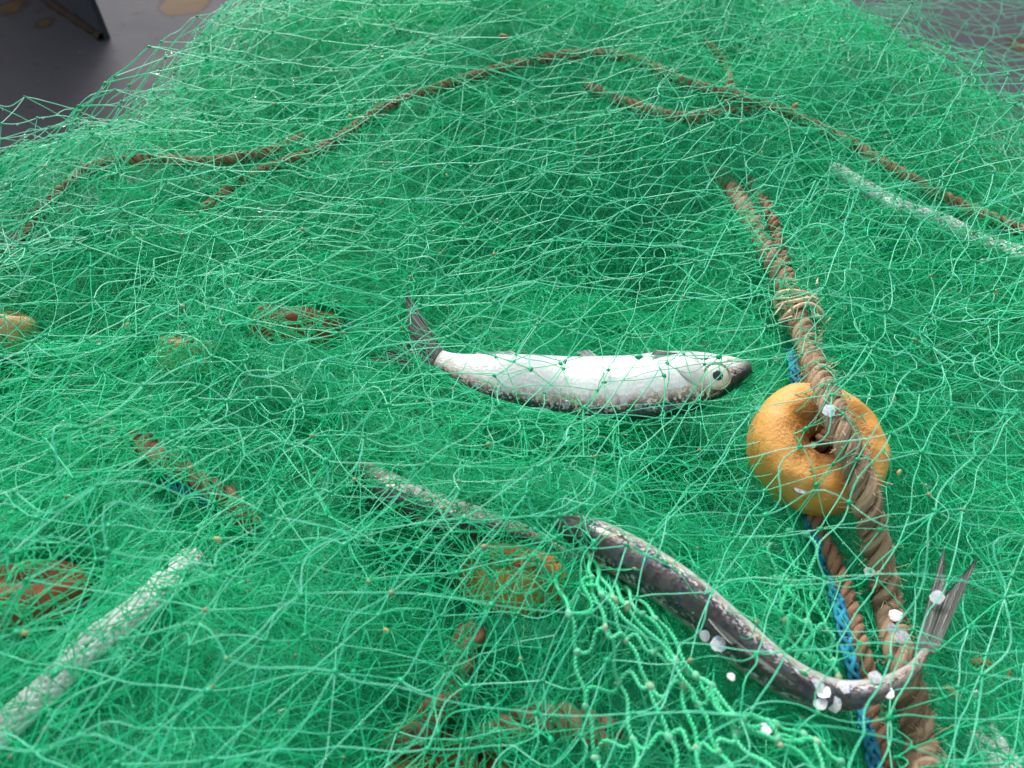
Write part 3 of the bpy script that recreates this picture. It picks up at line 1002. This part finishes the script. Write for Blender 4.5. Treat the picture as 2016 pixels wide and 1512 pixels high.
    bw = height * 0.15
    if tail_up is not None: bd = norm(np.asarray(tail_up, float))
    for sg in (1, -1):
        base = [root_c + bd * bw * x * sg + bt * 0.000 for x in (0.0, 0.35, 0.7, 1.0)]
        tips = [root_c + td * tail_len * 0.58, root_c + td * tail_len * 0.76 + bd * sg * spread * 0.50, root_c + td * tail_len * 0.95 + bd * sg * spread * 0.95, root_c + td * tail_len + bd * sg * spread * 1.18]
        fin(root, 'tail_lobe', base, tips)
    # dorsal fin, folded back along the back
    b0 = [surf(x, 0.0, -0.0005)[0] for x in (0.58, 0.53, 0.48, 0.44)]
    t0 = [surf(x - 0.07, 0.0, 0.010 * k)[0] for x, k in ((0.58, 1.0), (0.53, .8), (0.48, .6), (0.44, .3))]
    fin(root, 'dorsal_fin', b0, t0)
    # pelvic and anal fin at the belly
    b0 = [surf(x, 0.985, -0.0005)[0] for x in (0.52, 0.50, 0.48)]
    t0 = [surf(x - 0.03, 0.985, 0.005 * k)[0] for x, k in ((0.52, 1.0), (0.50, .9), (0.48, .6))]
    fin(root, 'pelvic_fin', b0, t0, mat=M_GILL)
    b0 = [surf(x, 0.99, -0.0005)[0] for x in (0.27, 0.22, 0.17, 0.13)]
    t0 = [surf(x - 0.025, 0.99, 0.0025 * k)[0] for x, k in ((0.27, 1.0), (0.22, .8), (0.17, .6), (0.13, .3))]
    fin(root, 'anal_fin', b0, t0, mat=M_GILL)
    b0 = [surf(x, 0.80, 0.0002)[0] for x in (0.795, 0.785, 0.775)]
    t0 = [surf(x - 0.075, 0.80 + .05 * k, 0.0025)[0] for x, k in ((0.795, 1.0), (0.785, 0), (0.775, -1.0))]
    fin(root, 'pectoral_fin', b0, t0, mat=M_GILL)
    cs, rr, rz = c[::4], np.maximum(height / 2 * hk[::4] * 0.95, .004), np.maximum(width / 2 * wk[::4] * 1.1 + .001, .003)
    k = int(len(cs) * cover)
    add_obst('fish|' + label, cs[:k], rr[:k], rz[:k])
    if k < len(cs): add_obst('covered head|' + label, cs[k:], rr[k:], rz[k:])
    return root, surf


L1 = 'silver herring on its side with open eye, belly up'
f1 = path_px([(862, 706, .010), (905, 722, .012), (985, 744, .014), (1100, 760, .015), (1220, 764, .015), (1330, 752, .016), (1410, 738, .016), (1478, 722, .014)])
h1, surf1 = herring(L1, f1, np.array([(-0.2, -0.93, -0.30), (-0.1, -0.95, -0.30), (0.0, -0.95, -0.28), (0.1, -0.95, -0.28)]), 0.051, 0.024,
                    taildir=(-0.80, 0.62, 0.06), tail_len=0.050, spread=0.026)
OB_F1 = 'fish|' + L1
L2 = 'dark backed herring curved across the brown ropes, tail at right'
f2 = path_px([(1822, 1282, .030), (1790, 1322, .030), (1725, 1358, .030), (1640, 1366, .026), (1545, 1330, .020), (1450, 1258, .018), (1350, 1172, .016), (1250, 1105, .012), (1170, 1062, .006), (1095, 1028, .000)])
vd = norm(CAM - f2[5])
h2, surf2 = herring(L2, f2, np.array([vd + np.array((.10, -.16, 0)), vd + np.array((0, -.14, 0)), vd + np.array((-.02, -.08, 0)), vd + np.array((-.05, -.05, 0))]), 0.033, 0.0245,
                    taildir=norm(at(1880, 1120, .045) - f2[0]), eye=False, tail_len=0.062, spread=0.0072, tail_up=(0.8, -0.45, 0.25), cover=0.84)
OB_F2 = 'fish|' + L2
L3 = 'grey herring buried under many layers of net'
f3 = path_px([(1110, 1085, -.020), (1050, 1058, -.016), (960, 1035, -.014), (860, 1010, -.014), (770, 975, -.015), (690, 925, -.020)])
h3, surf3 = herring(L3, f3, norm(CAM - f3[2]) + np.array((.2, -.5, 0)), 0.034, 0.026, eye=False)
OB_F3 = 'fish|' + L3

OPEN = [OB_F1, OB_FLOAT, OB_THICK, OB_THIN, OB_BLUE, OB_F2]
BURIED = [k for k in OBST if k not in OPEN]
HALF = [OB_HEAD, OB_SHORT, OB_TAIL]

# ------------------------------------------------------------------ the monofilament net
net = empty('fishing_net', (0, 0.1, 0.0))
tag(net, 'heap of wet green monofilament fishing net piled on the deck', 'fishing net')
GATHER = []
for px, py, r_, s_ in [(455, 690, .055, .55), (1080, 1010, .05, .35), (215, 225, .05, .4), (1560, 560, .05, .3), (840, 640, .05, .35), (300, 520, .05, .35), (640, 900, .05, .3), (1180, 1090, .04, .3)]:
    q = at(px, py)
    GATHER.append((q[0], q[1], r_, s_))


def net_panel(seed, L, a, b, theta, zfun, warp, wl, radius, segs, sides, over, under, clear=0.0012, gather=1.0, knot=0.0013, base=ICO0,
              drops=0, slack=1.0, region=None, knot_n=1.0, dlim=-0.02, droop=0.0, jit=.07, mat=None):
    r_ = np.random.default_rng(seed)
    a_, b_ = a * L, b * L
    ct, st = math.cos(theta), math.sin(theta)
    nmax = int(1.15 / min(a_, b_)) + 2
    I, J = np.meshgrid(np.arange(-nmax, nmax + 1), np.arange(-nmax, nmax + 1), indexing='ij')
    U = (I + J) * a_
    Vv = (I - J) * b_
    x0 = U * ct - Vv * st
    y0 = U * st + Vv * ct
    ok = (np.abs(x0) < 1.0) & (np.abs(y0) < 1.0)
    wx, wy = SNoise(seed * 3 + 1, wl), SNoise(seed * 3 + 2, wl)
    fx, fy = SNoise(seed * 3 + 3, wl * .3), SNoise(seed * 3 + 4, wl * .3)
    x = x0 + warp * wx(x0, y0) + warp * .3 * fx(x0, y0) + r_.normal(0, jit * L, x0.shape)
    y = y0 + .22 + warp * wy(x0, y0) + warp * .3 * fy(x0, y0) + r_.normal(0, jit * L, x0.shape)
    for gx, gy, gr, gs in GATHER:
        e = gs * gather * np.exp(-((x - gx) ** 2 + (y - gy) ** 2) / gr ** 2)
        x = x + (gx - x) * e
        y = y + (gy - y) * e
    z = zfun(x, y) + r_.normal(0, .0018, x.shape)
    N = np.stack([x, y, z], -1)
    # keep what the camera could see from here or a step aside
    d = N - CAM
    dep = d @ FWD
    sx = (d @ RIGHT) / np.maximum(dep, .05) * FPX
    sy = (d @ UP) / np.maximum(dep, .05) * FPX
    ok &= (dep > .12) & (np.abs(sx) < 1300) & (np.abs(sy) < 960) & (edge_d(x, y) > dlim)
    if region is not None: ok &= region(x, y)
    E = []
    for di, dj in ((1, 0), (0, 1)):
        m = ok[:ok.shape[0] - di, :ok.shape[1] - dj] & ok[di:, dj:]
        p = N[:N.shape[0] - di, :N.shape[1] - dj][m]
        q = N[di:, dj:][m]
        E.append(np.stack([p, q], 1))
    E = np.concatenate(E)
    c = np.linalg.norm(E[:, 1] - E[:, 0], axis=1)
    E, c = E[c < L * 2.0], c[c < L * 2.0]
    n = len(E)
    K = segs + 1
    t = np.linspace(0, 1, K)[None, :, None]
    P = E[:, None, 0] * (1 - t) + E[:, None, 1] * t
    A = L * .46 * np.sqrt(np.clip(1 - (c / L) ** 2, .004, 1)) * r_.uniform(.35, 1.0, n) * (slack + (max(slack, 1.7) - slack) * np.clip((.30 - E[:, 0, 1]) / .22, 0, 1))
    A = np.minimum(A, .30 * L)
    ax = norm(E[:, 1] - E[:, 0])
    d1 = norm(np.cross(ax, np.array((.1, .2, .97))))
    d2 = np.cross(ax, d1)
    an = r_.uniform(0, 2 * np.pi, n)
    dirv = d1 * np.cos(an)[:, None] + d2 * np.sin(an)[:, None] * .75
    an2 = an + r_.normal(0, 1.2, n)
    dir2 = d1 * np.cos(an2)[:, None] + d2 * np.sin(an2)[:, None] * .75
    P = P + (A[:, None] * np.sin(np.pi * t[..., 0]))[..., None] * dirv[:, None] + ((A * r_.normal(0, .38, n) + .012 * L * r_.normal(0, 1, n))[:, None] * np.sin(2 * np.pi * t[..., 0]))[..., None] * dir2[:, None] \
        + ((.012 * L * r_.normal(0, 1, n))[:, None] * np.sin(3 * np.pi * t[..., 0]))[..., None] * dir2[:, None]
    if droop:
        P[..., 2] -= droop * np.sin(np.pi * t[..., 0]) * (A[:, None])
    P = constrain(P, over, under, clear)
    P[..., 2] = np.maximum(P[..., 2], .004)
    rn = np.clip(r_.normal(.5, .22, n), 0, 1)
    V, F = tubes(P, radius * r_.uniform(.9, 1.1, n), sides)
    panel = mesh_obj('net_panel', V, F, mat or M_NET, net, attrs={'rnd': np.repeat(rn, K * sides)})
    panel['kind'] = 'stuff'
    # knots at the crossings
    ends = P[:, 0]
    m = r_.uniform(0, 1, n) < knot_n * .62
    C = ends[m]
    kr = knot * r_.uniform(.7, 1.25, len(C))
    sc = np.stack([kr * r_.uniform(1.0, 1.7, len(C)), kr, kr * r_.uniform(.75, 1, len(C))], 1)
    V, F = blobs(C, (P[:, 1] - P[:, 0])[m], sc, base, .12 if base is not OCT else 0, seed)
    nb = len(base[0])
    kn = np.where(r_.uniform(0, 1, len(C)) < .05, r_.uniform(.85, 1, len(C)), r_.uniform(0, .75, len(C)))
    o = mesh_obj('knots', V, F, M_KNOT, panel, attrs={'rnd': np.repeat(kn, nb)})
    o['kind'] = 'stuff'
    if drops:
        pick = r_.choice(n, min(n, drops), replace=False)
        k = r_.integers(1, K - 1, len(pick))
        C = P[pick, k] - np.array((0, 0, radius * .8))
        s0 = np.where(r_.uniform(0, 1, len(pick)) < .14, r_.uniform(.0011, .0018, len(pick)), r_.uniform(.0005, .0010, len(pick)))
        sc = np.stack([s0 * r_.uniform(1.0, 1.5, len(pick)), s0, s0], 1)
        V, F = blobs(C, P[pick, k] - P[pick, k - 1], sc, ICO1, 0, seed)
        o = mesh_obj('water_drops', V, F, M_DROP, panel)
        o['kind'] = 'stuff'
    return n


def core():
    xs, ys = np.linspace(-1.05, 1.05, 190), np.linspace(-.55, 1.35, 170)
    X, Y = np.meshgrid(xs, ys)
    nz = SNoise(77, .03)
    Z = heap(X, Y, inset=.04) - .034 + .004 * nz(X, Y)
    P = np.stack([X, Y, Z], -1)
    P = constrain(P, [], list(OBST), .004)
    i = np.arange(X.size).reshape(X.shape)
    F = np.stack([i[:-1, :-1], i[:-1, 1:], i[1:, 1:], i[1:, :-1]], -1).reshape(-1, 4)
    P = P.reshape(-1, 3)
    keep = (P[:, 2] > -.08)[F].all(1) & (edge_d(P[:, 0], P[:, 1]) > -.02)[F].all(1)
    o = mesh_obj('packed_core', P, F[keep], M_CORE, net)
    o['kind'] = 'stuff'


core()
ALL = list(OBST)
SHOW = [o for o in BURIED if o in (OB_HEAD, OB_SHORT, OB_TAIL, OB_LEFT) or o.startswith('white_rope') and ('upper right' in o or 'lower left' in o)]
WHITE = [o for o in SHOW if o[0] == 'w']
ROPES = [o for o in SHOW if o[0] != 'w']
HEADS = [o for o in BURIED if o.startswith('covered head')]
DEEP = [o for o in BURIED if o not in SHOW and o not in HEADS]
TOTAL = 0
# deep, bunched filler; the upper ones also cover what is buried
for k, dz in enumerate((-.038, -.026, -.016, -.008, .000, .007, .014, .020)):
    n_ = SNoise(200 + k, .05)
    TOTAL += net_panel(20 + k, .030, .40, .40, .7 + 1.3 * k, lambda x, y, dz=dz, n_=n_: heap(x, y, inset=.02) + dz + .006 * n_(x, y),
                       .022, .13, .00031, 4, 3, (DEEP + (WHITE if k > 4 else [])) if k > 3 else [], (OPEN + HEADS + (ROPES if k > 4 else SHOW)) if k > 3 else ALL, base=OCT, knot=.0010, knot_n=.5, dlim=-.05)
# middle layers, loosely bunched
for k, dz in enumerate((.002, .006, .010, .015, .020)):
    n_ = SNoise(300 + k, .06)
    TOTAL += net_panel(40 + k, .032, .62, .44, .45 + .9 * k, lambda x, y, dz=dz, n_=n_: heap(x, y, inset=.005) + dz + .007 * n_(x, y),
                       .020, .20, .00034, 6, 3, DEEP + (HEADS if k > 1 else []) + [o for o in SHOW if k > 0 or o[0] == 'w'], OPEN + (HEADS if k <= 1 else []) + [o for o in SHOW if k <= 0 and o[0] != 'w'], base=OCT, knot=.0012, dlim=-.10, drops=120, jit=(.07, .03)[k % 2], slack=(1, .8)[k % 2])
# covering sheets
TW = [at(px, py)[:2] for px, py in ((1110, 1230), (1230, 1190), (1420, 1350), (1660, 1410), (1680, 1650), (1130, 1650))]


def no_twine(x, y):
    ins = np.zeros(np.shape(x), bool)
    for (x1, y1), (x2, y2) in zip(TW, TW[1:] + TW[:1]):
        ins ^= ((y1 > y) != (y2 > y)) & (x < (x2 - x1) * (y - y1) / (y2 - y1 + 1e-12) + x1)
    return ~ins


RID = 0.62
n1_, n2_, n3_, n4_ = SNoise(401, .14), SNoise(402, .12), SNoise(403, .2), SNoise(404, .2)
TOTAL += net_panel(61, .034, .80, .52, RID, lambda x, y: heap(x, y, -.004, .45) + lift(x, y, .024 + .007 * n1_(x, y)), .010, .30, .00033, 8, 4, ALL, [], knot=.0013, drops=650, dlim=-.13, jit=.012, slack=.4, region=no_twine, mat=M_SHEEN)
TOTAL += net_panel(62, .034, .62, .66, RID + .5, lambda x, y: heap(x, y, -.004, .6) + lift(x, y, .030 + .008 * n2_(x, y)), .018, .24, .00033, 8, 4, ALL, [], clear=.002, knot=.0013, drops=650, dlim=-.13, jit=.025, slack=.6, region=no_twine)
TOTAL += net_panel(63, .036, .86, .44, RID - .12, lambda x, y: heap(x, y, -.006, .9) + lift(x, y, .042 + .008 * n3_(x, y), .11), .008, .35, .00034, 8, 4, ALL, [], clear=.003, knot=.0014, drops=300, dlim=-.13, jit=.012, slack=.4, mat=M_SHEEN)
TOTAL += net_panel(64, .042, .84, .48, RID - .2, lambda x, y: heap(x, y, -.008, 1.0) + lift(x, y, .075 + .012 * n4_(x, y), .20), .008, .40, .00034, 8, 4, ALL, [], clear=.006, knot=.0014, drops=160, dlim=-.13, slack=.3, jit=.012, mat=M_SHEEN)
# net pulled taut along the ridge at the back left
e0, e1_ = on_plane(0, 318, ZP), on_plane(480, 0, ZP)
RA = math.atan2(e1_[1] - e0[1], e1_[0] - e0[0])
for k in range(6):
    n_ = SNoise(500 + k, .15)
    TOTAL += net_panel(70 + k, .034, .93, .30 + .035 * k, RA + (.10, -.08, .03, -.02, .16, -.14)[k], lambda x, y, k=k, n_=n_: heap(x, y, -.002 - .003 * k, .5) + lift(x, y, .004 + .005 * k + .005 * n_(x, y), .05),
                       .008, .30, .00032, 6, 4, ALL, [], knot=.0014, drops=160, dlim=-.13, jit=.015, mat=M_RIDGE_SHEEN, region=lambda x, y: (edge_d(x, y) < .20 + .05 * np.sin(x * 9)) & (x < .60 - .09 * k))
hx, hy = on_plane(95, 300, .27)[:2]
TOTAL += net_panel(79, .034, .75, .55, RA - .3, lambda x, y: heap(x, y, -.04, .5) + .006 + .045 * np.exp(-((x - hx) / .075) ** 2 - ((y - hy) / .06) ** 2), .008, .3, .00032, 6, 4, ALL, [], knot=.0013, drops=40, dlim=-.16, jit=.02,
                   mat=M_RIDGE_SHEEN, region=lambda x, y: (x - hx) ** 2 + (y - hy) ** 2 < .15 ** 2)
n_ = SNoise(600, .2)
TOTAL += net_panel(81, .040, .80, .55, .35, lambda x, y: .19 - .12 * np.clip(y - .35, 0, 1) + .008 * n_(x, y), .010, .35, .00034, 8, 4, [], [], knot=.0014, drops=60, dlim=-.9, mat=M_SHEEN, jit=.02,
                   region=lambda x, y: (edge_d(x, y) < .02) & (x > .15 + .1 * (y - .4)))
TOTAL += net_panel(82, .040, .60, .70, .9, lambda x, y: .12 - .10 * np.clip(y - .35, 0, 1) + .008 * n_(y, x), .012, .3, .00034, 8, 4, [], [], knot=.0014, drops=60, dlim=-.9, mat=M_SHEEN, jit=.03,
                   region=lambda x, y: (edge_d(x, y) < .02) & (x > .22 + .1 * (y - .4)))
print('bars', TOTAL)


# ------------------------------------------------------------------ braided twine net at the bottom right
def build_twine():
    r_ = np.random.default_rng(9)
    nodes = {}
    lines = [
        [(1100, 1130), (1118, 1205), (1135, 1283), (1156, 1399), (1174, 1485), (1180, 1570)],
        [(1150, 1080), (1170, 1120), (1192, 1238), (1220, 1343), (1245, 1460), (1258, 1560)],
        [(1165, 1095), (1188, 1165), (1232, 1263), (1280, 1353), (1320, 1455), (1340, 1560)],
        [(1185, 1110), (1212, 1175), (1285, 1282), (1338, 1352), (1375, 1475), (1390, 1570)],
        [(1200, 1120), (1235, 1190), (1330, 1300), (1378, 1386), (1415, 1476), (1470, 1575)],
        [(1215, 1120), (1262, 1200), (1352, 1312), (1395, 1350), (1448, 1448), (1530, 1530), (1590, 1600)],
        [(1230, 1120), (1290, 1210), (1375, 1330), (1462, 1424), (1540, 1470), (1640, 1540)],
        [(1380, 1340), (1440, 1405), (1528, 1422), (1600, 1440), (1650, 1500), (1665, 1580)],
        [(1395, 1360), (1455, 1440), (1530, 1450), (1614, 1452), (1620, 1520)],
    ]
    edges, pts = [], []
    for ln in lines:
        ids = []
        for i, (px, py) in enumerate(ln):
            pts.append(at(px + r_.normal(0, 3), py + r_.normal(0, 3), .034 + r_.normal(0, .002) - (.022 if i == 0 else 0)))
            ids.append(len(pts) - 1)
        nodes[len(nodes)] = ids
        edges += [(a, b, .10) for a, b in zip(ids[:-1], ids[1:])]
    for a, b, dk in [(0, 1, 0), (1, 2, 0), (2, 3, 0), (3, 4, 0), (4, 5, 0)]:
        for i in range(1, 5):
            j = min(i + dk, len(nodes[b]) - 1)
            edges.append((nodes[a][i], nodes[b][j], .42))
    for a, b, i in [(6, 7, 3), (7, 8, 2), (7, 8, 3), (5, 8, 3)]:
        edges.append((nodes[a][min(i, len(nodes[a]) - 1)], nodes[b][i - 1], .30))
    # a second gathered strip behind the herring, beside the ropes
    l2 = [[(1515, 1075), (1528, 1140), (1545, 1220), (1540, 1290), (1560, 1350)], [(1545, 1060), (1562, 1150), (1590, 1225), (1585, 1290), (1610, 1330)], [(1575, 1070), (1600, 1160), (1625, 1240), (1640, 1300), (1650, 1335)]]
    prev = None
    for ln in l2:
        ids = []
        for px, py in ln:
            pts.append(at(px, py, .014))
            ids.append(len(pts) - 1)
        edges += [(a, b, .22) for a, b in zip(ids[:-1], ids[1:])]
        if prev: edges += [(a, b, .5) for a, b in zip(prev[1:-1], ids[1:-1])]
        prev = ids
    pts = constrain(np.array(pts), [OB_THICK, OB_THIN, OB_BLUE], [OB_F2], .0016)
    root = empty('twine_net', tuple(pts[0]))
    tag(root, 'light green twisted twine net with beige knots below the curved herring', 'twine net')
    K = 40
    t = np.linspace(0, 1, K)
    C = []
    for a, b, sl in edges:
        p, q = pts[a], pts[b]
        ax = norm(q - p)
        L = np.linalg.norm(q - p)
        side = norm(np.cross(ax, np.array((0, 0, 1.0))))
        up = np.array((0, 0, 1.0))
        A = L * sl * r_.uniform(.4, .8) * r_.choice([-1, 1])
        B = L * sl * r_.normal(0, .5)
        c = p + (q - p) * t[:, None] + side * (A * np.sin(np.pi * t) * .5 + A * np.sin(2 * np.pi * t) * .7)[:, None] + up * (abs(A) * .5 * np.sin(np.pi * t) + B * .3 * np.sin(2 * np.pi * t))[:, None]
        C.append(c)
    C = constrain(np.array(C), [OB_THICK, OB_THIN, OB_BLUE], [OB_F2], .001)
    for c in C:                                   # each length of twine: two plies twisted together
        T = norm(np.gradient(c, axis=0))
        n1 = norm(np.cross(T, np.array((.1, .2, .97))))
        n2 = np.cross(T, n1)
        s = np.concatenate([[0], np.cumsum(np.linalg.norm(np.diff(c, axis=0), axis=1))])
        m = max(30, int(s[-1] / .0005))
        q = np.linspace(0, s[-1], m)
        f = lambda arr: np.stack([np.interp(q, s, arr[:, k]) for k in range(3)], 1)
        c_, n1_r, n2_r = f(c), f(n1), f(n2)
        P = []
        for ph0 in (0, np.pi):
            ph = ph0 + 2 * np.pi * q / .0040
            P.append(c_ + .00052 * (n1_r * np.cos(ph)[:, None] + n2_r * np.sin(ph)[:, None]))
        vv, ff = tubes(np.array(P), .00062, 5)
        mesh_obj('twine', vv, ff, M_TWINE, root, attrs={'rnd': np.full(len(vv), r_.uniform())})
    kn = sorted({e[0] for e in edges} | {e[1] for e in edges})
    for k in kn:
        ax = norm(r_.normal(0, 1, 3))
        v, f_ = blobs(pts[k][None], ax[None], np.array([[.0026, .0018, .0018]]) * r_.uniform(.85, 1.15), ICO1, .07, k)
        mesh_obj('knot', v, f_, M_TKNOT, root, attrs={'rnd': np.full(len(v), r_.uniform())})


build_twine()


# ------------------------------------------------------------------ loose scales and bits of weed
def at_obj(px, py, names, lift=.0008):
    """first point of a named obstacle met along the line of sight"""
    d = ray(px, py)
    s = np.arange(.25, .9, .0004)
    P = CAM + d * s[:, None]
    best = np.full(len(s), -9.0)
    for nme in names:
        C, rr, rz = OBST[nme]
        for c, r_, z_ in zip(C, rr, rz):
            dd = np.hypot(P[:, 0] - c[0], P[:, 1] - c[1])
            best = np.maximum(best, np.where(dd < r_, c[2] + z_ * np.sqrt(np.clip(1 - (dd / r_) ** 2, 0, 1)), -9))
    hit = P[:, 2] < best
    if not hit.any(): return at(px, py, .03)
    return P[int(np.argmax(hit))] - d * lift


def flake(name, p, nrm, r, mat, sides=7, stretch=1.0, seed=0, curl=.18):
    rr = np.random.default_rng(seed)
    nrm = norm(nrm)
    e1 = norm(np.cross(nrm, rr.normal(0, 1, 3)))
    e2 = np.cross(nrm, e1)
    a = np.linspace(0, 2 * np.pi, sides, endpoint=False) + rr.uniform(-.12, .12, sides)
    rad = r * rr.uniform(.85, 1.1, sides)
    V = []
    for off in (.00012, -.00012):
        V.append(p + nrm * (off + curl * r))
        for k, f in ((0, .55), (1, 1.0)):
            for t, q in zip(a, rad):
                V.append(p + (e1 * math.cos(t) * stretch + e2 * math.sin(t)) * q * f + nrm * (off + curl * r * (1 - f * f)))
    n = sides
    F = []
    for base, fl in ((0, False), (2 * n + 1, True)):
        for i in range(n):
            j = (i + 1) % n
            q = [(base, base + 1 + i, base + 1 + j), (base + 1 + i, base + 1 + n + i, base + 1 + n + j, base + 1 + j)]
            F += [tuple(reversed(x)) if fl else x for x in q]
    b2 = 2 * n + 1
    for i in range(n):
        j = (i + 1) % n
        F.append((1 + n + j, 1 + n + i, b2 + 1 + n + i, b2 + 1 + n + j))
    me = bpy.data.meshes.new(name)
    me.from_pydata([tuple(np.asarray(v) - p) for v in V], [], F)
    me.materials.append(mat)
    o = bpy.data.objects.new(name, me)
    o.location = p
    COL.objects.link(o)
    return o


SC = [(1632, 808, [OB_THICK], 'iridescent fish scale on the thick rope where it crosses the float'),
      (1578, 960, [OB_FLOAT], 'pale fish scale stuck low on the front of the orange float'),
      (1736, 888, [OB_FLOAT], 'bluish fish scale on the right rim of the orange float'),
      (1388, 1252, [OB_F2], 'left one of two scales side by side on the curved herring'),
      (1414, 1268, [OB_F2], 'right one of two scales side by side on the curved herring'),
      (1606, 1352, [OB_F2], 'upper left scale of the cluster on the curved herring'), (1622, 1362, [OB_F2], 'upper right scale of the cluster on the curved herring'),
      (1614, 1384, [OB_F2], 'lower left scale of the cluster on the curved herring'), (1642, 1386, [OB_F2], 'lower right scale of the cluster on the curved herring'),
      (1660, 1354, [OB_F2], 'pink and blue scale right of the cluster on the curved herring'),
      (1722, 1334, [OB_F2], 'fish scale near the tail root of the curved herring'),
      (1748, 1364, [OB_F2], 'fish scale on the dark underside near the herring tail'),
      (1763, 1212, [OB_THICK], 'uppermost of three scales on the thick rope above the tail'),
      (1757, 1238, [OB_THICK], 'middle one of three scales on the thick rope above the tail'),
      (1776, 1254, [OB_THICK], 'lowest of three scales on the thick rope above the tail'),
      (1712, 1126, [OB_THICK], 'fish scale at the left side of the thick rope below the float'),
      (1507, 1434, None, 'fish scale lying on the green twine net'),
      (1440, 1332, None, 'small pinkish scale in the dark gap beneath the curved herring'),
      (1845, 1176, None, 'fish scale on the tail fin of the curved herring'),
      (76, 178, None, None)]
for i, (px, py, nm, lab) in enumerate(SC):
    if lab is None: continue
    p = at_obj(px, py, nm) if nm else at(px, py, .036 if 'tail fin' not in lab else .05)
    v = norm(CAM - p)
    nr = norm(v + np.array((0, .15, .15)) + np.random.default_rng(i).normal(0, .22, 3))
    o = flake('fish_scale', p + v * (.0032 if nm == [OB_F2] else .002), nr, .0034 * np.random.default_rng(i + 9).uniform(.75, 1.2) * (1 if 'small' not in lab else .6), M_SCALE, sides=9, seed=i, curl=.06)
    tag(o, lab, 'fish scale', 'loose fish scales')
for i, (px, py, dz, r, m, lab) in enumerate([
        (1930, 1305, .012, .0058, M_LEAF, 'brown dry leaf scrap caught in the net right of the herring tail'),
        (1874, 1362, .016, .0048, M_LEAF2, 'yellowish leaf scrap between the thick rope and the brown leaf scrap'),
        (1985, 1330, .010, .0036, M_LEAF, 'small brown scrap right of the brown leaf scrap'),
        (992, 72, .035, .006, M_LEAF, 'brown weed scrap in the pale net above the arching rope'),
        (1563, 212, .03, .0058, M_LEAF, 'upright brown scrap on the arching rope')]):
    p = at(px, py, dz)
    o = flake('leaf_scrap', p, norm(norm(CAM - p) + np.random.default_rng(50 + i).normal(0, .4, 3)), r, m, sides=9, stretch=.5, seed=60 + i, curl=.35)
    tag(o, lab, 'leaf scrap', 'plant scraps in the net')
r_ = np.random.default_rng(21)
for i, (px, py, lab) in enumerate([(428, 1062, 'above the top end of the lower left white rope'), (45, 1246, 'beside the lower left white rope at the left edge'), (415, 1354, 'right of the lower left white rope'),
                                   (1052, 238, 'below the crown of the arching rope'), (600, 455, 'in the pale net above the red brown float'), (880, 345, 'midway between the arching rope and the herring tail'),
                                   (690, 228, 'under the left arm of the arching rope'), (250, 640, 'left of the small tan float'), (1770, 930, 'right of the orange ring float'),
                                   (1500, 300, 'between the short rope and the thick rope top'), (1960, 575, 'under the upper right white rope'), (760, 1240, 'left of the buried orange float')]):
    p = at(px, py, r_.uniform(.03, .05))
    o = flake('weed_fragment', p, norm(norm(CAM - p) + r_.normal(0, .5, 3)), r_.uniform(.0016, .0028), M_LEAF2, sides=7, stretch=.6, seed=80 + i, curl=.4)
    tag(o, 'tiny yellowish weed fragment ' + lab, 'weed fragment', 'tiny weed fragments')
